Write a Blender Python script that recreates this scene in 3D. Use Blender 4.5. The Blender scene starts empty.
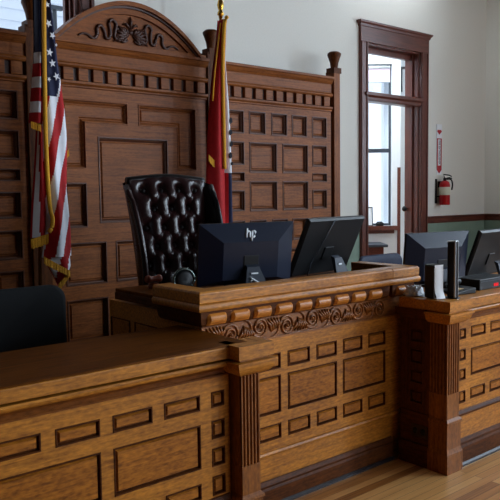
import bpy, bmesh, math, random
from mathutils import Vector, Matrix
random.seed(7)
S = bpy.context.scene
COL = S.collection
PI = math.pi

# ------------------------------------------------------------------ materials
def srgb(r, g, b):
    f = lambda c: (c/255/12.92) if c/255 <= .04045 else ((c/255+.055)/1.055)**2.4
    return (f(r), f(g), f(b), 1)

def mat(name, col, rough=.5, metal=0., spec=.35, bump=0., bscale=40., var=0.):
    m = bpy.data.materials.new(name); m.use_nodes = True
    nt = m.node_tree; b = nt.nodes['Principled BSDF']
    b.inputs['Base Color'].default_value = col
    b.inputs['Roughness'].default_value = rough
    b.inputs['Metallic'].default_value = metal
    b.inputs['Specular IOR Level'].default_value = spec
    if bump or var:
        tc = nt.nodes.new('ShaderNodeTexCoord')
        n = nt.nodes.new('ShaderNodeTexNoise'); n.inputs['Scale'].default_value = bscale; n.inputs['Detail'].default_value = 4
        nt.links.new(tc.outputs['Object'], n.inputs['Vector'])
        if bump:
            bp = nt.nodes.new('ShaderNodeBump'); bp.inputs['Strength'].default_value = bump; bp.inputs['Distance'].default_value = .01
            nt.links.new(n.outputs['Fac'], bp.inputs['Height']); nt.links.new(bp.outputs['Normal'], b.inputs['Normal'])
        if var:
            r = nt.nodes.new('ShaderNodeValToRGB')
            r.color_ramp.elements[0].position = .3; r.color_ramp.elements[1].position = .7
            r.color_ramp.elements[0].color = tuple(c*(1-var) for c in col[:3])+(1,)
            r.color_ramp.elements[1].color = tuple(min(1, c*(1+var)) for c in col[:3])+(1,)
            nt.links.new(n.outputs['Fac'], r.inputs['Fac']); nt.links.new(r.outputs['Color'], b.inputs['Base Color'])
    return m

def wood(name, dark, light, axis='X', rough=.36, scale=1.5, flake=.35, spec=.5):
    """oak: long grain streaks along axis, plus short ray flecks"""
    m = bpy.data.materials.new(name); m.use_nodes = True
    nt = m.node_tree; N = nt.nodes; L = nt.links; b = N['Principled BSDF']
    tc = N.new('ShaderNodeTexCoord')
    mp = N.new('ShaderNodeMapping')
    s = [30*scale]*3; s['XYZ'.index(axis)] = 1.6*scale
    mp.inputs['Scale'].default_value = s
    L.new(tc.outputs['Object'], mp.inputs['Vector'])
    n1 = N.new('ShaderNodeTexNoise'); n1.inputs['Scale'].default_value = 1.6; n1.inputs['Detail'].default_value = 6; n1.inputs['Roughness'].default_value = .62; n1.inputs['Distortion'].default_value = .5
    L.new(mp.outputs['Vector'], n1.inputs['Vector'])
    mp2 = N.new('ShaderNodeMapping'); s2 = [55*scale]*3; s2['XYZ'.index(axis)] = 22*scale
    mp2.inputs['Scale'].default_value = s2; mp2.inputs['Rotation'].default_value = (.0, .5, .2)
    L.new(tc.outputs['Object'], mp2.inputs['Vector'])
    n2 = N.new('ShaderNodeTexNoise'); n2.inputs['Scale'].default_value = 1.; n2.inputs['Detail'].default_value = 3
    L.new(mp2.outputs['Vector'], n2.inputs['Vector'])
    n3 = N.new('ShaderNodeTexNoise'); n3.inputs['Scale'].default_value = 2.2; n3.inputs['Detail'].default_value = 2
    L.new(tc.outputs['Object'], n3.inputs['Vector'])
    def mx(a, b_, f):
        q = N.new('ShaderNodeMath'); q.operation = 'MULTIPLY_ADD'; q.inputs[1].default_value = f
        L.new(a, q.inputs[0]); L.new(b_, q.inputs[2]); return q.outputs[0]
    base = N.new('ShaderNodeMath'); base.operation = 'MULTIPLY'; base.inputs[1].default_value = 1-flake-.2
    L.new(n1.outputs['Fac'], base.inputs[0])
    v = mx(n2.outputs['Fac'], base.outputs[0], flake)
    v = mx(n3.outputs['Fac'], v, .2)
    r = N.new('ShaderNodeValToRGB')
    r.color_ramp.elements[0].position = .36; r.color_ramp.elements[0].color = dark
    r.color_ramp.elements[1].position = .64; r.color_ramp.elements[1].color = light
    L.new(v, r.inputs['Fac']); L.new(r.outputs['Color'], b.inputs['Base Color'])
    b.inputs['Roughness'].default_value = rough
    b.inputs['Specular IOR Level'].default_value = spec
    bp = N.new('ShaderNodeBump'); bp.inputs['Strength'].default_value = .12; bp.inputs['Distance'].default_value = .004
    L.new(n1.outputs['Fac'], bp.inputs['Height']); L.new(bp.outputs['Normal'], b.inputs['Normal'])
    return m

def floor_mat(name):
    m = bpy.data.materials.new(name); m.use_nodes = True
    nt = m.node_tree; N = nt.nodes; L = nt.links; b = N['Principled BSDF']
    tc = N.new('ShaderNodeTexCoord')
    br = N.new('ShaderNodeTexBrick')
    br.inputs['Scale'].default_value = 1; br.inputs['Brick Width'].default_value = 2.3; br.inputs['Row Height'].default_value = .057
    br.inputs['Mortar Size'].default_value = .0012; br.inputs['Bias'].default_value = -.1
    br.offset = .37; br.inputs['Color1'].default_value = (0, 0, 0, 1); br.inputs['Color2'].default_value = (1, 1, 1, 1); br.inputs['Mortar'].default_value = (0, 0, 0, 1)
    L.new(tc.outputs['Object'], br.inputs['Vector'])
    mp = N.new('ShaderNodeMapping'); mp.inputs['Scale'].default_value = (1.5, 45, 1)
    L.new(tc.outputs['Object'], mp.inputs['Vector'])
    n = N.new('ShaderNodeTexNoise'); n.inputs['Scale'].default_value = 1.4; n.inputs['Detail'].default_value = 5
    L.new(mp.outputs['Vector'], n.inputs['Vector'])
    q = N.new('ShaderNodeMath'); q.operation = 'MULTIPLY_ADD'; q.inputs[1].default_value = .5
    sep = N.new('ShaderNodeMath'); sep.operation = 'MULTIPLY'; sep.inputs[1].default_value = .55
    L.new(br.outputs['Color'], sep.inputs[0])
    L.new(n.outputs['Fac'], q.inputs[0]); L.new(sep.outputs[0], q.inputs[2])
    r = N.new('ShaderNodeValToRGB')
    r.color_ramp.elements[0].position = .16; r.color_ramp.elements[0].color = srgb(104, 56, 22)
    r.color_ramp.elements[1].position = .8; r.color_ramp.elements[1].color = srgb(212, 160, 98)
    e = r.color_ramp.elements.new(.42); e.color = srgb(178, 118, 60)
    L.new(q.outputs[0], r.inputs['Fac'])
    mm = N.new('ShaderNodeMix'); mm.data_type = 'RGBA'; mm.inputs[7].default_value = srgb(60, 34, 18)
    L.new(br.outputs['Fac'], mm.inputs[0]); L.new(r.outputs['Color'], mm.inputs[6])
    L.new(mm.outputs[2], b.inputs['Base Color'])
    b.inputs['Roughness'].default_value = .33
    return m

OAK_D, OAK_L = srgb(122, 68, 16), srgb(212, 136, 44)
M = {}
for ax in 'XYZ':
    M['oak'+ax] = wood('golden_oak_'+ax, OAK_D, OAK_L, ax, rough=.42, spec=.4)
    M['red'+ax] = wood('reddish_oak_'+ax, srgb(94, 46, 16), srgb(160, 92, 40), ax, rough=.48, flake=.25, spec=.2)
    M['redd'+ax] = wood('reddish_oak_shade_edge_'+ax, srgb(62, 28, 10), srgb(112, 60, 26), ax, rough=.45, flake=.25, spec=.4)  # recess shade of the backdrop panel edges put into this tone
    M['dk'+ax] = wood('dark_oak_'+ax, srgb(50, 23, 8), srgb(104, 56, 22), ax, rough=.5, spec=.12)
    M['trim'+ax] = wood('red_brown_trim_'+ax, srgb(76, 34, 24), srgb(116, 58, 42), ax, rough=.33, flake=.1)
M['pan'] = wood('oak_panel_field', srgb(110, 58, 12), srgb(198, 121, 36), 'X', rough=.45, flake=.38, spec=.3)
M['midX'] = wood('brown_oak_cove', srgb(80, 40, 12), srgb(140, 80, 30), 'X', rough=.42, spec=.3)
M['mid'] = wood('brown_oak_pilaster', srgb(90, 46, 14), srgb(158, 94, 36), 'Z', rough=.42, spec=.3)
M['bead'] = wood('pale_oak_bead', srgb(160, 88, 24), srgb(214, 136, 52), 'X')
M['carve'] = wood('carved_oak', srgb(96, 50, 14), srgb(170, 102, 40), 'X', rough=.4)
M['redcarve'] = wood('carved_dark_red_oak', srgb(50, 25, 16), srgb(84, 46, 32), 'X', rough=.45)  # groove shadows of the pediment carving put into a darker oak
M['top'] = wood('desk_top_oak', srgb(62, 28, 3), srgb(112, 60, 8), 'X', rough=.45, spec=.05, flake=.15)
M['shoe'] = mat('scuffed_dark_base', srgb(44, 38, 40), .35, var=.3, bscale=30)
M['floor'] = floor_mat('pine_strip_floor')
M['carpet'] = mat('dark_platform_carpet', srgb(26, 22, 21), .95, bump=.3, bscale=300)
M['wall'] = mat('cream_plaster', srgb(227, 225, 217), .8, bump=.04, bscale=60, var=.02)
M['green'] = mat('sage_painted_dado', srgb(128, 148, 132), .6, var=.04, bscale=8)
M['dimwall'] = mat('dark_plaster', srgb(44, 34, 27), .8, var=.05, bscale=5)  # unseen walls toned dark to cut bounced light
M['ceil'] = mat('ceiling_plaster', srgb(66, 60, 54), .9, var=.03, bscale=5)  # unseen ceiling, also darkened against bounced light
M['hall'] = mat('white_hall_plaster', srgb(232, 236, 240), .8, var=.02, bscale=6)
M['black'] = mat('black_plastic', srgb(8, 9, 12), .5, var=.1, bscale=80)
M['blackm'] = mat('black_mesh_fabric', srgb(6, 7, 9), .9, bump=.3, bscale=400)
M['navy'] = mat('dark_blue_plastic', srgb(13, 23, 44), .36, var=.06, bscale=60)
M['grey'] = mat('grey_plastic', srgb(60, 66, 76), .4, var=.06, bscale=60)
M['standm'] = mat('slate_plastic', srgb(38, 44, 56), .6, var=.05, bscale=60)
M['silver'] = mat('silver_metal', srgb(190, 194, 198), .3, .8, var=.04, bscale=50)
M['white'] = mat('white_plastic', srgb(238, 242, 246), .4, var=.02, bscale=50)
M['paper'] = mat('white_paper', srgb(232, 234, 238), .9, bump=.2, bscale=60)
M['tan'] = mat('tan_card', srgb(190, 160, 120), .8, var=.05)
M['brass'] = mat('brass', srgb(206, 160, 70), .25, 1., var=.06, bscale=30)
M['pole'] = wood('varnished_pole', srgb(90, 56, 24), srgb(140, 94, 44), 'Z', rough=.3, flake=.1)
M['gold'] = mat('gold_fringe', srgb(236, 166, 34), .6, bump=.6, bscale=220, var=.25)
M['flagred'] = mat('red_flag_cloth', srgb(176, 22, 26), .75, bump=.15, bscale=25, var=.12)
M['flagwhite'] = mat('white_flag_cloth', srgb(236, 236, 242), .75, bump=.15, bscale=25, var=.03)
M['flagnavy'] = mat('navy_flag_cloth', srgb(24, 28, 62), .75, bump=.15, bscale=25, var=.1)
M['flagink'] = mat('dark_flag_print', srgb(26, 24, 30), .8, var=.2)
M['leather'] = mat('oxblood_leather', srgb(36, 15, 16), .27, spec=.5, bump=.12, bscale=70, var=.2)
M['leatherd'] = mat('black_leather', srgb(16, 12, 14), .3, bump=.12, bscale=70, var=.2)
M['blue'] = mat('dark_blue_upholstery', srgb(16, 28, 58), .6, bump=.15, bscale=300, var=.08)
M['red'] = mat('red_enamel', srgb(176, 20, 26), .28, var=.05)
M['redsign'] = mat('red_sign_print', srgb(176, 38, 46), .5, var=.03)
M['label'] = mat('cream_label', srgb(216, 214, 190), .6, var=.05, bscale=60)
M['outlet'] = mat('bronze_cover_plate', srgb(70, 52, 36), .4, .5, var=.05)
M['vinyl'] = mat('white_siding', srgb(214, 220, 230), .7, var=.02, bscale=3)
M['blind'] = mat('rose_roller_blind', srgb(214, 192, 206), .8, var=.04)
M['ceramic'] = mat('pale_stone', srgb(200, 204, 206), .5, var=.05)
M['chrome'] = mat('dull_chrome', srgb(92, 102, 98), .25, .9, var=.05)
M['amber'] = mat('amber_bakelite', srgb(120, 52, 30), .35, var=.1)

def glass_mat():
    m = bpy.data.materials.new('window_glass'); m.use_nodes = True
    nt = m.node_tree; N = nt.nodes; N.remove(N['Principled BSDF'])
    t = N.new('ShaderNodeBsdfTransparent'); t.inputs[0].default_value = (.96, .98, 1, 1)
    g = N.new('ShaderNodeBsdfGlossy'); g.inputs['Roughness'].default_value = .02
    x = N.new('ShaderNodeMixShader'); x.inputs[0].default_value = .05
    nt.links.new(t.outputs[0], x.inputs[1]); nt.links.new(g.outputs[0], x.inputs[2])
    nt.links.new(x.outputs[0], N['Material Output'].inputs[0])
    return m
M['glass'] = glass_mat()
def led_mat():
    m = bpy.data.materials.new('red_led_digits'); m.use_nodes = True
    b = m.node_tree.nodes['Principled BSDF']
    b.inputs['Base Color'].default_value = srgb(120, 10, 14); b.inputs['Emission Color'].default_value = srgb(230, 20, 30); b.inputs['Emission Strength'].default_value = .8
    return m
M['led'] = led_mat()

# ------------------------------------------------------------------ mesh builder
class MB:
    def __init__(s): s.v = []; s.f = []; s.mi = []; s.uv = {}; s.sm = []
    def add(s, vs, fs, mi=0, smooth=False):
        o = len(s.v); s.v += [tuple(v) for v in vs]
        for f in fs: s.f.append([i+o for i in f]); s.mi.append(mi); s.sm.append(smooth)
        return s
    def box(s, x0, x1, y0, y1, z0, z1, mi=0):
        vs = [(x, y, z) for z in (z0, z1) for y in (y0, y1) for x in (x0, x1)]
        return s.add(vs, [(0, 2, 3, 1), (4, 5, 7, 6), (0, 1, 5, 4), (2, 6, 7, 3), (0, 4, 6, 2), (1, 3, 7, 5)], mi)
    def sweep(s, path, prof, mi=0, smooth=False):
        """closed profile (out, z) swept along plan path with mitres; 'out' is to the right of travel"""
        n = len(path); P = [Vector(p) for p in path]; dirs = [(P[i+1]-P[i]).normalized() for i in range(n-1)]
        R = lambda d: Vector((d.y, -d.x)); vs = []
        for i in range(n):
            if i == 0: off = R(dirs[0])
            elif i == n-1: off = R(dirs[-1])
            else:
                a, b = R(dirs[i-1]), R(dirs[i]); off = (a+b)/(1+a.dot(b))
            for o, z in prof: q = P[i]+off*o; vs.append((q.x, q.y, z))
        k = len(prof); fs = []
        for i in range(n-1):
            for j in range(k):
                j2 = (j+1) % k; fs.append((i*k+j, i*k+j2, (i+1)*k+j2, (i+1)*k+j))
        s.add(vs, fs, mi, smooth)
        return s.add([vs[j] for j in range(k)]+[vs[(n-1)*k+j] for j in range(k)], [tuple(range(k-1, -1, -1)), tuple(range(k, 2*k))], mi)
    def lathe(s, prof, c=(0, 0, 0), seg=24, ax='Z', mi=0):
        vs = []; m = len(prof)
        for i in range(seg):
            a = 2*PI*i/seg
            for r, h in prof:
                x, y = r*math.cos(a), r*math.sin(a)
                p = (x, y, h) if ax == 'Z' else ((x, h, y) if ax == 'Y' else (h, x, y))
                vs.append((p[0]+c[0], p[1]+c[1], p[2]+c[2]))
        fs = [(i*m+j, ((i+1) % seg)*m+j, ((i+1) % seg)*m+j+1, i*m+j+1) for i in range(seg) for j in range(m-1)]
        fs += [tuple(i*m for i in range(seg))[::-1], tuple(i*m+m-1 for i in range(seg))]
        return s.add(vs, fs, mi, True)
    def tube(s, pts, r, seg=8, mi=0, flat=1., nrm=None):
        """round tube along points; r number or list; flat squashes along nrm"""
        P = [Vector(p) for p in pts]; n = len(P); rr = r if isinstance(r, (list, tuple)) else [r]*n
        vs = []; up = Vector(nrm) if nrm else Vector((0, 0, 1))
        for i in range(n):
            t = (P[min(i+1, n-1)]-P[max(i-1, 0)]).normalized()
            u = up if nrm else (Vector((1, 0, 0)) if abs(t.z) > .9 else Vector((0, 0, 1)))
            a = t.cross(u).normalized(); b = a.cross(t).normalized()
            for j in range(seg):
                q = 2*PI*j/seg; vs.append(P[i]+a*math.cos(q)*rr[i]+b*math.sin(q)*rr[i]*flat)
        fs = [(i*seg+j, i*seg+(j+1) % seg, (i+1)*seg+(j+1) % seg, (i+1)*seg+j) for i in range(n-1) for j in range(seg)]
        fs += [tuple(range(seg))[::-1], tuple(range((n-1)*seg, n*seg))]
        return s.add(vs, fs, mi, True)
    def prism(s, poly, y0, y1, mi=0):
        """polygon of (x, z) extruded from y0 to y1"""
        k = len(poly); vs = [(x, y0, z) for x, z in poly]+[(x, y1, z) for x, z in poly]
        return s.add(vs, [tuple(range(k)), tuple(range(2*k-1, k-1, -1))]+[(j, j+k, (j+1) % k+k, (j+1) % k) for j in range(k)], mi)
    def grid(s, fn, nu, nv, mi=0, smooth=True, close=False):
        vs = [fn(i/nu, j/nv) for j in range(nv+1) for i in range(nu+1)]
        fs = [(j*(nu+1)+i, j*(nu+1)+i+1, (j+1)*(nu+1)+i+1, (j+1)*(nu+1)+i) for j in range(nv) for i in range(nu)]
        return s.add(vs, fs, mi, smooth)
    def xf(s, mtx, start=0):
        for i in range(start, len(s.v)): s.v[i] = tuple(mtx @ Vector(s.v[i]))
        return s
    def build(s, name, mats, parent=None, bevel=0., mods=None):
        if not isinstance(mats, (list, tuple)): mats = [mats]
        me = bpy.data.meshes.new(name)
        org = parent_origin(parent) if parent else Vector(s.org if hasattr(s, 'org') else (0, 0, 0))
        me.from_pydata([tuple(Vector(v)-org) for v in s.v], [], s.f)
        for m in mats: me.materials.append(m)
        me.polygons.foreach_set('material_index', s.mi); me.polygons.foreach_set('use_smooth', s.sm)
        bm = bmesh.new(); bm.from_mesh(me); bmesh.ops.recalc_face_normals(bm, faces=bm.faces); bm.to_mesh(me); bm.free()
        me.update()
        o = bpy.data.objects.new(name, me); COL.objects.link(o)
        if parent: o.parent = parent
        else: o.location = org
        if bevel:
            b = o.modifiers.new('Bevel', 'BEVEL'); b.width = bevel; b.segments = 2; b.limit_method = 'ANGLE'
        return o

def parent_origin(p):
    v = Vector((0, 0, 0))
    while p: v += Vector(p.location); p = p.parent
    return v
def thing(name, label, cat, loc, group=None):
    o = bpy.data.objects.new(name, None); COL.objects.link(o); o.location = loc
    o.empty_display_size = .05
    o['label'] = label; o['category'] = cat
    if group: o['group'] = group
    return o
def tag(o, label, cat, group=None):
    o['label'] = label; o['category'] = cat
    if group: o['group'] = group
    return o
def struct(o): o['kind'] = 'structure'; return o

# ---- panelling -----------------------------------------------------------
def map_plane(kind, d):
    """returns fn(u, z, depth): 'Y' faces -Y at y=d ; 'X' faces -X at x=d"""
    if kind == 'Y': return lambda u, z, q: (u, d+q, z)
    return lambda u, z, q: (d+q, u, z)
def frame_bm(x0, x1, z0, z1, holes, th, fn):
    xs = sorted({x0, x1, *[h[0] for h in holes], *[h[1] for h in holes]})
    zs = sorted({z0, z1, *[h[2] for h in holes], *[h[3] for h in holes]})
    m = MB()
    ins = lambda cx, cz: any(h[0] < cx < h[1] and h[2] < cz < h[3] for h in holes)
    for j in range(len(zs)-1):
        i = 0
        while i < len(xs)-1:
            cz = (zs[j]+zs[j+1])/2
            if ins((xs[i]+xs[i+1])/2, cz): i += 1; continue
            k = i
            while k+1 < len(xs)-1 and not ins((xs[k+1]+xs[k+2])/2, cz): k += 1
            a, b, c, d = xs[i], xs[k+1], zs[j], zs[j+1]
            vs = [fn(a, c, 0), fn(b, c, 0), fn(b, d, 0), fn(a, d, 0), fn(a, c, th), fn(b, c, th), fn(b, d, th), fn(a, d, th)]
            m.add(vs, [(0, 1, 2, 3), (0, 4, 5, 1), (1, 5, 6, 2), (2, 6, 7, 3), (3, 7, 4, 0)])
            i = k+1
    return m
DESK_P = [(0, 0), (.002, -.003), (.007, -.003), (.009, .014), (.0125, .014), (.020, .001), (.022, .001)]
BACK_P = [(0, 0), (.003, -.006), (.010, -.006), (.013, .018), (.020, .020), (.032, .036), (.038, .036), (.048, .026)]
def panel_bm(h, fn, rings):
    x0, x1, z0, z1 = h; m = MB()
    w = min(x1-x0, z1-z0); k = min(1., (w*.36)/rings[-1][0])
    vs = []
    for ins, q in rings:
        i = ins*k
        vs += [fn(x0+i, z0+i, q), fn(x1-i, z0+i, q), fn(x1-i, z1-i, q), fn(x0+i, z1-i, q)]
    fs = []
    for r in range(len(rings)-1):
        for j in range(4): fs.append((r*4+j, r*4+(j+1) % 4, (r+1)*4+(j+1) % 4, (r+1)*4+j))
    n = (len(rings)-1)*4; fs.append((n, n+1, n+2, n+3))
    nring = len(rings)-1
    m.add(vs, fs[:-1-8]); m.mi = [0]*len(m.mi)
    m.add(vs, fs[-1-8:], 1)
    # darker moulded edge, recess shade in its colour, in slot 0, panel field in slot 1
    return m
def panels(root, holes, fn, rings, edge, field):
    for h in holes: panel_bm(h, fn, rings).build('panel', [edge, field], root)

def grid_holes(cols, rows): return [(a, b, c, d) for a, b in cols for c, d in rows]

def fluted(m, u0, u1, z0, z1, n, fn, depth=.0125, mi=0):
    """fluted face: list of concave grooves between flat fillets"""
    w = (u1-u0); fil = w*.42/(n+1); g = (w-fil*(n+1))/n; prof = [(u0, 0)]
    u = u0
    for i in range(n):
        u += fil; prof.append((u, 0))
        for k in range(1, 6): prof.append((u+g*k/6, depth*math.sin(PI*k/6)))
        u += g; prof.append((u, 0))
    prof.append((u1, 0))
    k = len(prof)
    vs = [fn(a, z0, q) for a, q in prof]+[fn(a, z1, q) for a, q in prof]
    m.add(vs, [(j, j+1, j+1+k, j+k) for j in range(k-1)], mi)
    for z, o in ((z0, 0), (z1, k)):
        b = [fn(u0, z, .016), fn(u1, z, .016)]
        m.add([fn(a, z, q) for a, q in prof]+b, [tuple(range(k))+(k+1, k)], mi)
    return m

def ovolo(o0, z0, o1, z1, n=6):
    """quarter-round from (o0, z0) bottom to (o1, z1) top bulging outward"""
    return [(o0+(o1-o0)*math.sin(PI/2*i/n), z0+(z1-z0)*(1-math.cos(PI/2*i/n))) for i in range(n+1)]

# ------------------------------------------------------------------ room shell
YW = 5.30; XR = 8.65
w = MB()   # back wall with a window opening and a doorway
W0, W1 = YW, YW+.18
wx0, wx1, wz0, wz1 = .9, 2.66, 1.6, 4.4
dx0, dx1, dz1 = 6.19, 7.17, 3.46
for x0, x1, z0, z1 in [(-3, wx0, 0, 5.5), (wx0, wx1, 0, wz0), (wx0, wx1, wz1, 5.5), (wx1, dx0, 0, 5.5), (dx0, dx1, dz1, 5.5), (dx1, XR, 0, 5.5)]:
    w.box(x0, x1, W0, W1, z0, z1)
struct(w.build('wall_back', M['wall']))
w = MB()   # right wall with tall windows nearer the viewer
RW = [(-5.4, -4.0), (-2.9, -1.5), (-.6, .8), (1.7, 3.1)]
rz0, rz1 = 1.6, 4.7
ys = [-6.]+[y for p in RW for y in p]+[5.48]
for i in range(0, len(ys)-1, 2): w.box(XR, XR+.3, ys[i], ys[i+1], 0, 5.5)
for a, b in RW: w.box(XR, XR+.3, a, b, 0, rz0); w.box(XR, XR+.3, a, b, rz1, 5.5)
struct(w.build('wall_right', M['wall']))
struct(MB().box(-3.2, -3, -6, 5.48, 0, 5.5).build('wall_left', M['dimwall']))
FILL_W = [(3.5, 4.8), (5.5, 6.8), (7.2, 8.4)]  # made-up windows behind the viewer, added to fill the front faces
w = MB(); xs_ = [-3.2]+[x for p in FILL_W for x in p]+[XR+.3]
for i in range(0, len(xs_)-1, 2): w.box(xs_[i], xs_[i+1], -6.2, -6, 0, 5.5)
for a, b in FILL_W: w.box(a, b, -6.2, -6, 0, rz0); w.box(a, b, -6.2, -6, rz1, 5.5)
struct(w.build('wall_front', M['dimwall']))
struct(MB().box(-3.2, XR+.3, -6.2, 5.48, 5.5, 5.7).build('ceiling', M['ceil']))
struct(MB().box(-3.2, XR+.3, -6.2, 5.48, -.1, 0).build('floor', M['floor']))
PZ = .45
p = MB(); p.box(1.95, XR, 3.40, YW, 0, PZ); p.box(-3, 1.95, 3.95, YW, 0, PZ)
struct(p.build('floor_platform', M['carpet']))
def hall_slab(z0, z1):
    Q = [(4.99, 5.48), (9.3, 5.48), (9.45, 5.72), (8.0, 6.25), (5.1, 8.75), (4.9, 8.75)]; k = len(Q)
    return MB().add([(x, y, z0) for x, y in Q]+[(x, y, z1) for x, y in Q], [tuple(range(k))[::-1], tuple(range(k, 2*k))]+[(j, (j+1) % k, (j+1) % k+k, j+k) for j in range(k)])
struct(hall_slab(.3, PZ).build('floor_hall', M['floor']))
struct(hall_slab(5.2, 5.3).build('ceiling_hall', M['hall']))
# dado paint, rail
d = MB(); d.box(3.0, dx0-.13, YW-.012, YW, PZ, 1.37); d.box(dx1+.15, XR-.012, YW-.012, YW, PZ, 1.37); d.box(XR-.012, XR, 2.6, YW, PZ, 1.37)
struct(d.build('wall_dado', M['green']))
RAIL = [(0, 1.37), (.012, 1.37), (.02, 1.385), (.02, 1.435), (.035, 1.445), (.035, 1.46), (0, 1.46)]
struct(MB().sweep([(dx1+.15, YW), (XR, YW), (XR, 2.6)], RAIL).build('trim_1', M['trimX']))
struct(MB().sweep([(5.5, YW), (dx0-.13, YW)], RAIL).build('trim_2', M['trimX']))

# door casing (door_1): jambs, transom bar, head, glass above
dr = bpy.data.objects.new('door_1', None); COL.objects.link(dr); dr.location = (6.68, YW, PZ); struct(dr)
c = MB()
def casing_v(m, x0, x1):
    m.box(x0, x1, YW-.03, YW, PZ, dz1); m.box(x0+.01, x0+.03, YW-.042, YW-.03, PZ, dz1); m.box(x1-.03, x1-.01, YW-.042, YW-.03, PZ, dz1)
casing_v(c, dx0-.13, dx0); casing_v(c, dx1, dx1+.15)
c.build('side_casing', M['trimZ'], dr, .003)
j = MB()
for a, b in ((dx0, dx0+.02), (dx1-.02, dx1)):
    j.box(a, b, YW, YW+.18, PZ, dz1)
j.box(dx1-.045, dx1-.02, YW+.07, YW+.18, PZ, dz1); j.box(dx0+.02, dx0+.035, YW+.1, YW+.18, PZ, dz1)
j.box(dx0, dx1, YW, YW+.18, dz1-.02, dz1); j.box(dx0, dx1, YW+.1, YW+.16, dz1-.08, dz1-.02)
j.build('jamb', M['trimZ'], dr, .003)
h = MB()
h.box(dx0-.13, dx1+.15, YW-.035, YW, dz1, dz1+.17)
h.sweep([(dx0-.13, YW), (dx0-.13, YW-.03), (dx1+.15, YW-.03), (dx1+.15, YW)], [(0, dz1+.16), (.012, dz1+.165), (.02, dz1+.19), (.035, dz1+.205), (.04, dz1+.225), (0, dz1+.225)])
h.build('head_casing', M['trimX'], dr, .002)
t = MB(); t.box(dx0, dx1, YW+.0, YW+.17, 2.82, 2.9)
t.sweep([(dx0, YW+.01), (dx0, YW-.0), (dx1, YW-.0), (dx1, YW+.01)], [(0, 2.81), (.025, 2.82), (.03, 2.85), (.05, 2.87), (.055, 2.905), (0, 2.915)])
t.build('transom_bar', M['trimX'], dr, .002)
MB().box(dx0+.02, dx1-.045, YW+.125, YW+.131, 2.9, dz1-.08).build('transom_pane', M['glass'], dr)
kn = MB(); kn.lathe([(.0, 0), (.012, 0), (.012, .03), (.03, .04), (.034, .055), (.025, .07), (0, .074)], (0, 0, 0), 16, 'X')
kn.xf(Matrix.Translation((dx1-.045, YW+.14, 1.56)) @ Matrix.Scale(-1, 4, (1, 0, 0)))
kb = kn.build('knob', M['black'], dr); kb['label'] = 'small round black knob on the jamb'

# window_1 behind the panelled backdrop
wn = bpy.data.objects.new('window_1', None); COL.objects.link(wn); wn.location = (1.78, YW, wz0); struct(wn)
c = MB()
c.box(wx1, wx1+.12, YW-.03, YW, wz0-.1, wz1); c.box(wx1+.09, wx1+.12, YW-.05, YW-.03, wz0-.1, wz1); c.box(wx1+.01, wx1+.035, YW-.04, YW-.03, wz0-.1, wz1)
c.box(wx0-.12, wx0, YW-.03, YW, wz0-.1, wz1); c.box(wx0-.12, wx1+.12, YW-.03, YW, wz1, wz1+.15); c.box(wx0-.15, wx1+.15, YW-.06, YW, wz0-.14, wz0-.1)
c.build('window_casing', M['trimZ'], wn, .003)
c = MB()
for a, b in ((wx0, wx0+.03), (wx1-.03, wx1)): c.box(a, b, YW, YW+.18, wz0, wz1)
c.box(wx1-.05, wx1-.03, YW+.05, YW+.07, wz0, wz1)
c.box(wx0, wx1, YW, YW+.18, wz0, wz0+.03); c.box(wx0, wx1, YW, YW+.18, wz1-.03, wz1)
c.build('window_jamb', M['trimZ'], wn, .003)
c = MB()
for z0, z1 in ((wz0+.03, 3.02), (3.02, wz1-.03)):
    for a, b in ((wx0+.03, wx0+.07), (wx1-.07, wx1-.03)): c.box(a, b, YW+.1, YW+.14, z0, z1)
    c.box(wx0+.03, wx1-.03, YW+.1, YW+.14, z0, z0+.04); c.box(wx0+.03, wx1-.03, YW+.1, YW+.14, z1-.03, z1)
c.build('sash', M['trimX'], wn, .003)
c = MB(); c.box(wx0+.07, wx1-.07, YW+.118, YW+.122, wz0+.07, 2.99); c.box(wx0+.07, wx1-.07, YW+.118, YW+.122, 3.06, wz1-.06)
c.build('pane', M['glass'], wn)

# right wall windows (outside the frame; they are the room's daylight)
for i, (a, b) in enumerate(RW):
    wn = bpy.data.objects.new('window_%d' % (i+2), None); COL.objects.link(wn); wn.location = (XR, (a+b)/2, rz0); struct(wn)
    c = MB()
    c.box(XR-.03, XR, a-.13, a, rz0, rz1); c.box(XR-.03, XR, b, b+.13, rz0, rz1); c.box(XR-.035, XR, a-.15, b+.15, rz1, rz1+.18); c.box(XR-.06, XR, a-.16, b+.16, rz0-.05, rz0)
    c.build('window_casing', M['trimZ'], wn, .003)
    c = MB(); zm = (rz0+rz1)/2
    for z0, z1 in ((rz0, zm), (zm, rz1)):
        c.box(XR+.1, XR+.14, a, a+.05, z0, z1); c.box(XR+.1, XR+.14, b-.05, b, z0, z1); c.box(XR+.1, XR+.14, a, b, z0, z0+.05); c.box(XR+.1, XR+.14, a, b, z1-.04, z1)
    c.build('sash', M['trimZ'], wn, .003)
    MB().box(XR+.118, XR+.122, a+.05, b-.05, rz0+.05, rz1-.04).build('pane', M['glass'], wn)

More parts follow.
